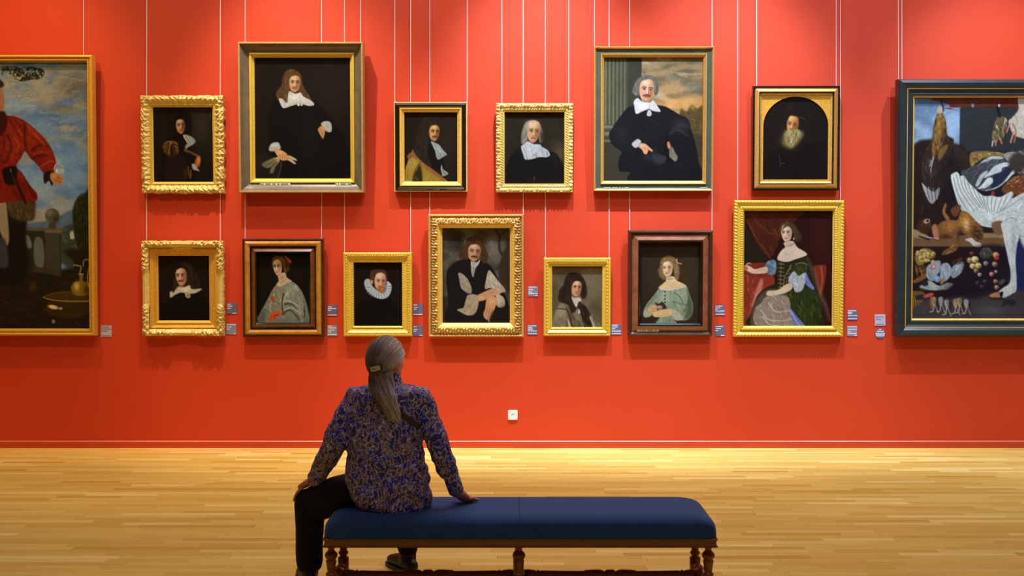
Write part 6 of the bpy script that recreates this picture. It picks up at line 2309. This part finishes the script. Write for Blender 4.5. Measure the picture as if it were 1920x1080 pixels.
# brown partridge plumage behind
pl = [(590, 600), (610, 566), (700, 560), (820, 574), (800, 600), (700, 600), (630, 640), (600, 664)]
p.poly(pl, (140, 112, 60), 1.2)
p.strokes(pl, 60, [(190, 160, 90), (70, 48, 24), (214, 190, 130)], 20, 6, 1.4, 35)
# grey goose / heron (detail crop)
p.o(1780, 270, 7.2)
gz_ = [(340, 580), (200, 400), (300, 340), (440, 270), (540, 200), (640, 170), (780, 190), (820, 230), (960, 320), (1000, 380), (900, 380), (800, 500), (700, 600), (560, 640), (420, 620)]
p.poly(gz_, (66, 72, 74), 1)
p.strokes(gz_, 140, [(44, 50, 54), (96, 104, 106), (120, 128, 126), (34, 38, 42)], -40, 12, 1.8, 18, .25, .6)
def feath(pts, c, n=10, ang=-40, hi=1.15, lo=.7):
    p.poly(pts, c, .9)
    c_ = np.array(c, float)
    p.strokes(pts, n, [c_ * lo, np.minimum(c_ * hi, 250)], ang, 9, 1.3, 12, .15, .6)
feath([(590, 380), (640, 320), (720, 280), (800, 260), (860, 270), (840, 310), (760, 330), (740, 390), (640, 420), (560, 450), (520, 470), (540, 420)], (196, 208, 204), 26)
feath([(400, 570), (430, 480), (490, 400), (560, 370), (540, 420), (480, 500), (440, 570)], (176, 188, 184), 14)
feath([(430, 610), (490, 560), (540, 490), (590, 460), (630, 480), (630, 530), (580, 570), (530, 600)], (206, 214, 206), 18)
feath([(460, 270), (540, 210), (640, 176), (770, 190), (740, 216), (620, 216), (540, 250)], (172, 182, 180), 16, -20)
p.poly([(640, 430), (760, 380), (820, 320), (900, 340), (840, 430), (760, 530), (660, 600), (600, 570), (640, 520)], (36, 44, 64), 1.4)
p.ln([(540, 636), (660, 606), (780, 530), (900, 390)], (196, 206, 204), 2.2, .8, .9)
p.poly([(800, 500), (860, 420), (910, 360), (928, 400), (880, 440), (820, 510)], (200, 210, 206), .9)
fan = [(780, 150), (860, 122), (960, 130), (1100, 200), (1100, 400), (1000, 380), (960, 300), (880, 250), (790, 200)]
p.poly(fan, (150, 152, 132), 1)
for i in range(12):
    t_ = i / 11
    p.ln([(800 + 20 * t_, 170 + 60 * t_), (900 + 40 * t_, 190 + 70 * t_ - 40 * (1 - t_)), (1010, 250 + 120 * t_)], (226, 228, 212) if i % 2 else (70, 70, 60), 1.5, .5, .85)
p.poly([(1000, 100), (2300, 60), (2300, 500), (1000, 420)], (58, 54, 46), 4)
p.strokes([(1000, 100), (2300, 60), (2300, 460), (1000, 420)], 120, [(120, 116, 100), (44, 40, 36), (150, 140, 120)], 30, 12, 2.4, 40)
pk = [(750, 640), (780, 570), (860, 500), (960, 440), (1300, 430), (1300, 700), (900, 690), (800, 690)]
p.poly(pk, (110, 66, 36), 1)
p.strokes(pk, 70, [(176, 116, 66), (70, 38, 20), (206, 156, 100)], -30, 5, 1.3, 40)
p.poly([(560, 640), (760, 640), (760, 700), (560, 720)], (28, 30, 36), 2)
p.el(634, 676, 24, 34, (150, 60, 56), 10, 1)
# swan: wing
sw = [(64, 446), (100, 404), (150, 390), (190, 440), (240, 440), (300, 520), (400, 620), (500, 700), (560, 710), (620, 704), (740, 720), (880, 650), (914, 690), (900, 740), (1020, 680), (1300, 600), (2300, 560), (2300, 1500), (1300, 1300), (1100, 1180), (880, 1130), (800, 1090), (620, 1130), (420, 1080), (280, 980), (180, 840), (110, 640)]
p.poly(sw, (196, 208, 198), .9)
p.clip(sw)
p.gl(200, 800, 100, 200, (170, 184, 176), .5)
p.gl(700, 1000, 300, 80, (214, 224, 214), .6)
fe = [((75, 450), (150, 700), (330, 980)), ((112, 410), (180, 640), (360, 900)), ((152, 400), (220, 620), (400, 860)), ((216, 446), (260, 620), (430, 850)), ((268, 510), (320, 660), (460, 860)), ((330, 570), (390, 700), (490, 860)), ((400, 640), (450, 740), (520, 870)), ((470, 690), (500, 780), (540, 890)), ((530, 710), (540, 800), (570, 900)), ((600, 706), (590, 800), (600, 910)), ((660, 716), (640, 800), (630, 910)), ((730, 726), (700, 810), (670, 900)), ((800, 700), (760, 800), (700, 900)), ((880, 660), (840, 760), (720, 900))]
for a_, b_, c_ in fe:
    p.ln([a_, b_, c_], (226, 234, 226), 5.0, 1.2, .6, .4)
for (a_, b_, c_) in fe:
    q = [(x + 26, y + 14) for x, y in (a_, b_, c_)]
    p.ln(q, (112, 126, 122), 1.3, .6, .85)
p.ln([(640, 960), (800, 880), (960, 780), (1080, 700)], (134, 148, 142), 1.6, .8, .8)
p.ln([(560, 1060), (760, 950), (960, 900), (1100, 820)], (150, 164, 156), 1.6, .8, .7)
p.ln([(1008, 1080), (900, 1000), (800, 1040), (780, 1090)], (120, 134, 128), 1.6, .8, .8)
p.strokes([(200, 800), (600, 900), (1000, 850), (1300, 900), (1300, 1080), (600, 1120), (300, 980)], 120, [(160, 174, 166), (226, 234, 226), (236, 242, 236)], 20, 7, 1.3, 40)
p.strokes([(1000, 700), (2300, 600), (2300, 1400), (1100, 1150)], 100, [(176, 190, 180), (232, 238, 230)], -30, 12, 2, 30)
p.clip()
# hare (lower crop)
p.o(1660, 380, 3.377)
p.poly([(190, 180), (240, 190), (360, 240), (480, 210), (640, 190), (780, 190), (780, 280), (190, 280)], (112, 84, 54), 1, 1, False)
p.poly([(190, 170), (240, 180), (300, 220), (190, 218)], (150, 128, 90), 1.2)
p.poly([(640, 196), (780, 196), (780, 222), (640, 222)], (150, 122, 84), 1, 1, False)
p.poly([(700, 130), (770, 120), (776, 196), (720, 196)], (120, 92, 62), 1.5)
p.poly([(190, 276), (800, 280), (800, 600), (190, 600)], (34, 22, 22), 1.4, 1, False)
hr = [(330, 180), (370, 130), (420, 110), (480, 110), (500, 60), (540, 60), (600, 120), (640, 160), (640, 260), (590, 270), (560, 220), (500, 190), (490, 230), (480, 290), (430, 320), (384, 330), (400, 300), (450, 270), (470, 220), (420, 220), (390, 240), (350, 230)]
p.poly(hr, (116, 80, 42), 1.2)
p.clip(hr)
p.gl(430, 150, 50, 36, (176, 124, 60), .8)
p.gl(525, 120, 36, 50, (214, 156, 58), .9)
p.gl(540, 140, 14, 30, (232, 214, 170), .8)
p.gl(610, 200, 30, 50, (48, 34, 26), .9)
p.strokes(hr, 240, [(58, 36, 18), (182, 130, 66), (96, 64, 34), (206, 158, 92)], 35, 5, .9, 30, .25, .65)
p.gl(500, 200, 20, 40, (44, 28, 16), .7)
p.gl(400, 215, 40, 14, (50, 32, 18), .7)
p.clip()
p.poly([(384, 60), (400, 10), (410, 14), (402, 60), (430, 100), (410, 110)], (150, 104, 60), 1.2)
p.poly([(436, 50), (460, 24), (500, 20), (494, 60), (470, 90), (450, 80)], (104, 66, 40), 1.2)
p.strokes([(380, 310), (460, 262), (486, 290), (420, 330)], 16, [(196, 156, 100), (120, 84, 46)], -30, 8, 1.6)
p.poly([(530, 234), (570, 222), (600, 246), (632, 256), (630, 278), (590, 276), (560, 250)], (196, 192, 178), 1)
p.poly([(320, 150), (345, 136), (356, 170), (364, 220), (340, 230), (322, 190)], (170, 120, 80), 1)
p.el(270, 150, 46, 46, (66, 40, 24), 0, 1.4)
p.strokes([(224, 110), (320, 110), (316, 196), (230, 196)], 40, [(100, 62, 36), (44, 26, 16)], 60, 5, 1.3, 60)
p.el(286, 118, 20, 14, (190, 160, 130), -20, 1)
p.el(290, 116, 9, 8, (30, 20, 18), 0, .6)
p.ln([(242, 206), (290, 220), (340, 224), (362, 232)], (190, 184, 176), 1.6, .6, .85)
p.ln([(240, 212), (300, 232)], (24, 20, 22), 3, 1, .9)
# fruit and dead birds (detail crop)
p.o(1710, 400, 5.4)
gc = [(70, 440), (110, 380), (170, 350), (240, 370), (280, 410), (260, 450), (190, 470), (150, 520), (100, 520), (76, 480)]
p.poly(gc, (128, 106, 50), 1.2)
for _ in range(26):
    x, y = p.r.uniform(86, 268), p.r.uniform(372, 500)
    r_ = p.r.uniform(14, 26)
    p.el(x, y, r_, r_ * .85, (170, 148, 76), 0, .9, .9)
    p.gl(x - r_ * .3, y - r_ * .3, r_ * .5, r_ * .45, (232, 216, 140), .8)
    p.gl(x + r_ * .5, y + r_ * .5, r_ * .4, r_ * .4, (58, 44, 20), .7)
for _ in range(14):
    x, y = p.r.uniform(80, 180), p.r.uniform(540, 610)
    p.ln([(x, y - 20), (x + 4, y + 30)], (150, 104, 46), 1.8, .7, .7)
p.poly([(50, 680), (190, 600), (200, 640), (90, 700)], (120, 84, 48), 1.2)
du = [(186, 580), (200, 530), (260, 490), (320, 476), (340, 520), (330, 580), (290, 640), (260, 680), (216, 670), (190, 630)]
feath(du, (150, 166, 174), 40, 60)
p.el(256, 540, 30, 24, (176, 104, 96), -40, 1)
p.el(262, 536, 16, 10, (226, 200, 190), -40, .8)
p.ln([(340, 500), (330, 580), (280, 650)], (40, 48, 58), 2, 1, .85)
feath([(330, 560), (350, 510), (400, 500), (436, 540), (440, 610), (400, 670), (350, 690), (330, 640)], (158, 176, 186), 40, 80)
feath([(440, 560), (500, 500), (560, 490), (570, 540), (530, 610), (470, 650), (440, 630)], (150, 172, 182), 36, -50)
p.strokes([(440, 500), (540, 440), (560, 500), (480, 520)], 20, [(120, 90, 56), (84, 58, 36)], -40, 8, 1.5)
p.el(300, 660, 34, 34, (120, 156, 180), 0, 1.1)
p.gl(292, 650, 14, 14, (206, 222, 230), .7)
p.poly([(330, 700), (350, 650), (372, 670), (350, 716)], (150, 128, 76), 1)
feath([(120, 740), (180, 690), (230, 680), (320, 730), (400, 700), (460, 710), (440, 740), (380, 770), (260, 776), (150, 766)], (168, 178, 174), 44, 10)
p.poly([(130, 700), (190, 676), (210, 720), (160, 730)], (30, 40, 50), 1.2)
p.ln([(120, 750), (240, 780), (360, 772)], (44, 36, 30), 2, 1, .9)
sh_ = [(40, 800), (90, 780), (170, 800), (160, 880), (100, 940), (44, 970)]
p.poly(sh_, (110, 80, 36), 1.2)
for i in range(8):
    p.ln([(60 + i * 4, 800 + i * 4), (44 + i * 14, 960 - i * 8)], (168, 128, 64) if i % 2 else (60, 42, 20), 1.5, .6, .85)
p.poly([(40, 1060), (40, 980), (200, 860), (420, 850), (1200, 740), (2900, 700), (2900, 1060)], (62, 60, 62), 3)
p.poly([(80, 830), (160, 820), (170, 860), (100, 872)], (34, 42, 50), 1.2)
p.poly([(160, 836), (200, 810), (250, 800), (266, 820), (220, 842), (180, 850)], (190, 84, 76), 1)
p.ln([(240, 840), (236, 900), (250, 950)], (176, 80, 72), 3.4, 1, .9)
for (x, y) in ((270, 880), (340, 880), (400, 910), (490, 900), (530, 890), (600, 900)):
    q = [(x - 26, y - 26), (x + 10, y - 40), (x + 28, y), (x + 10, y + 50), (x - 16, y + 40)]
    feath(q, (166, 146, 104) if (x // 10) % 2 else (150, 150, 146), 16, 80)
    p.ln([(x, y + 40), (x - 10, y + 100), (x - 40, y + 110)], (196, 190, 176), 1.6, .6, .9)
    p.ln([(x + 14, y + 40), (x + 30, y + 90), (x + 44, y + 120)], (190, 176, 150), 1.6, .6, .9)
    p.gl(x + 30, y + 20, 14, 50, (24, 20, 24), .7)
p.gl(520, 760, 130, 70, (24, 22, 34), .95)
# right fruit cluster, swan leg
p.o(1800, 420, 6.0)
p.poly([(160, 280), (560, 260), (610, 640), (380, 800), (100, 820), (80, 560)], (28, 24, 34), 4, .8)
for (x, y, r_, c) in ((160, 406, 36, (160, 126, 80)), (216, 396, 40, (206, 186, 118)), (254, 464, 36, (196, 172, 96)), (192, 470, 34, (200, 178, 104)), (230, 520, 26, (150, 110, 70)), (340, 440, 28, (128, 112, 124)), (272, 566, 24, (150, 128, 140)), (406, 560, 26, (190, 120, 110)), (456, 532, 20, (140, 110, 120)), (452, 640, 26, (150, 110, 84)), (466, 706, 26, (160, 120, 100)), (452, 346, 36, (206, 120, 84)), (440, 448, 30, (150, 122, 84)), (300, 700, 22, (56, 52, 66)), (250, 660, 24, (50, 46, 60)), (330, 640, 22, (58, 56, 70)), (180, 330, 26, (96, 50, 44))):
    p.el(x, y, r_, r_ * .9, c, 0, 1)
    cc = np.array(c, float)
    p.gl(x - r_ * .3, y - r_ * .35, r_ * .45, r_ * .4, np.minimum(cc * 1.45 + 20, 250), .85)
    p.gl(x + r_ * .55, y + r_ * .5, r_ * .45, r_ * .45, cc * .35, .75)
p.el(460, 386, 26, 16, (170, 60, 40), 0, 1)
lt = [(270, 340), (300, 280), (350, 262), (400, 290), (410, 340), (370, 380), (310, 390)]
p.poly(lt, (62, 66, 58), 1.4)
p.strokes(lt, 40, [(100, 106, 94), (36, 40, 34), (130, 134, 120)], 60, 6, 1.3, 70)
p.poly([(490, 640), (550, 612), (556, 640), (520, 680), (496, 676)], (70, 80, 84), 1.4)
lg = [(516, -20), (700, -20), (720, 60), (716, 130), (690, 240), (676, 400), (690, 620), (688, 740), (640, 780), (560, 820), (524, 812), (530, 770), (490, 756), (540, 712), (610, 660), (622, 560), (600, 430), (560, 260), (530, 120)]
p.poly([(680, 100), (1900, 0), (1900, 760), (690, 740), (670, 400)], (30, 40, 80), 3)
p.poly(lg, (196, 208, 200), 1)
p.clip(lg)
p.gl(660, 200, 24, 200, (140, 152, 150), .5)
p.gl(580, 100, 40, 100, (220, 230, 222), .6)
p.strokes(lg, 80, [(160, 172, 166), (224, 232, 226), (236, 240, 234)], 80, 8, 1.3, 30)
p.clip()
p.poly([(384, 806), (420, 776), (480, 762), (506, 784), (500, 816), (440, 824)], (186, 126, 88), 1)
p.poly([(500, 770), (540, 756), (530, 812), (512, 816)], (24, 22, 26), 1)
p.poly([(380, 820), (500, 826), (560, 836), (480, 846)], (30, 30, 34), 2)
p.poly([(520, 920), (560, 850), (600, 840), (660, 850), (690, 880), (640, 920), (590, 900), (550, 924)], (34, 38, 46), 1.5)
p.gl(400, 960, 180, 60, (92, 96, 96), .6)
# content right of the photograph's edge: swan body and dark interior
p.poly([(716, 60), (900, -60), (1300, -120), (1700, 0), (1500, 300), (1100, 420), (800, 300)], (200, 210, 202), 3)
p.strokes([(716, 60), (900, -60), (1300, -120), (1700, 0), (1500, 300), (1100, 420), (800, 300)], 80, [(160, 172, 166), (230, 236, 230)], 20, 18, 3, 40)
p.done(.84)
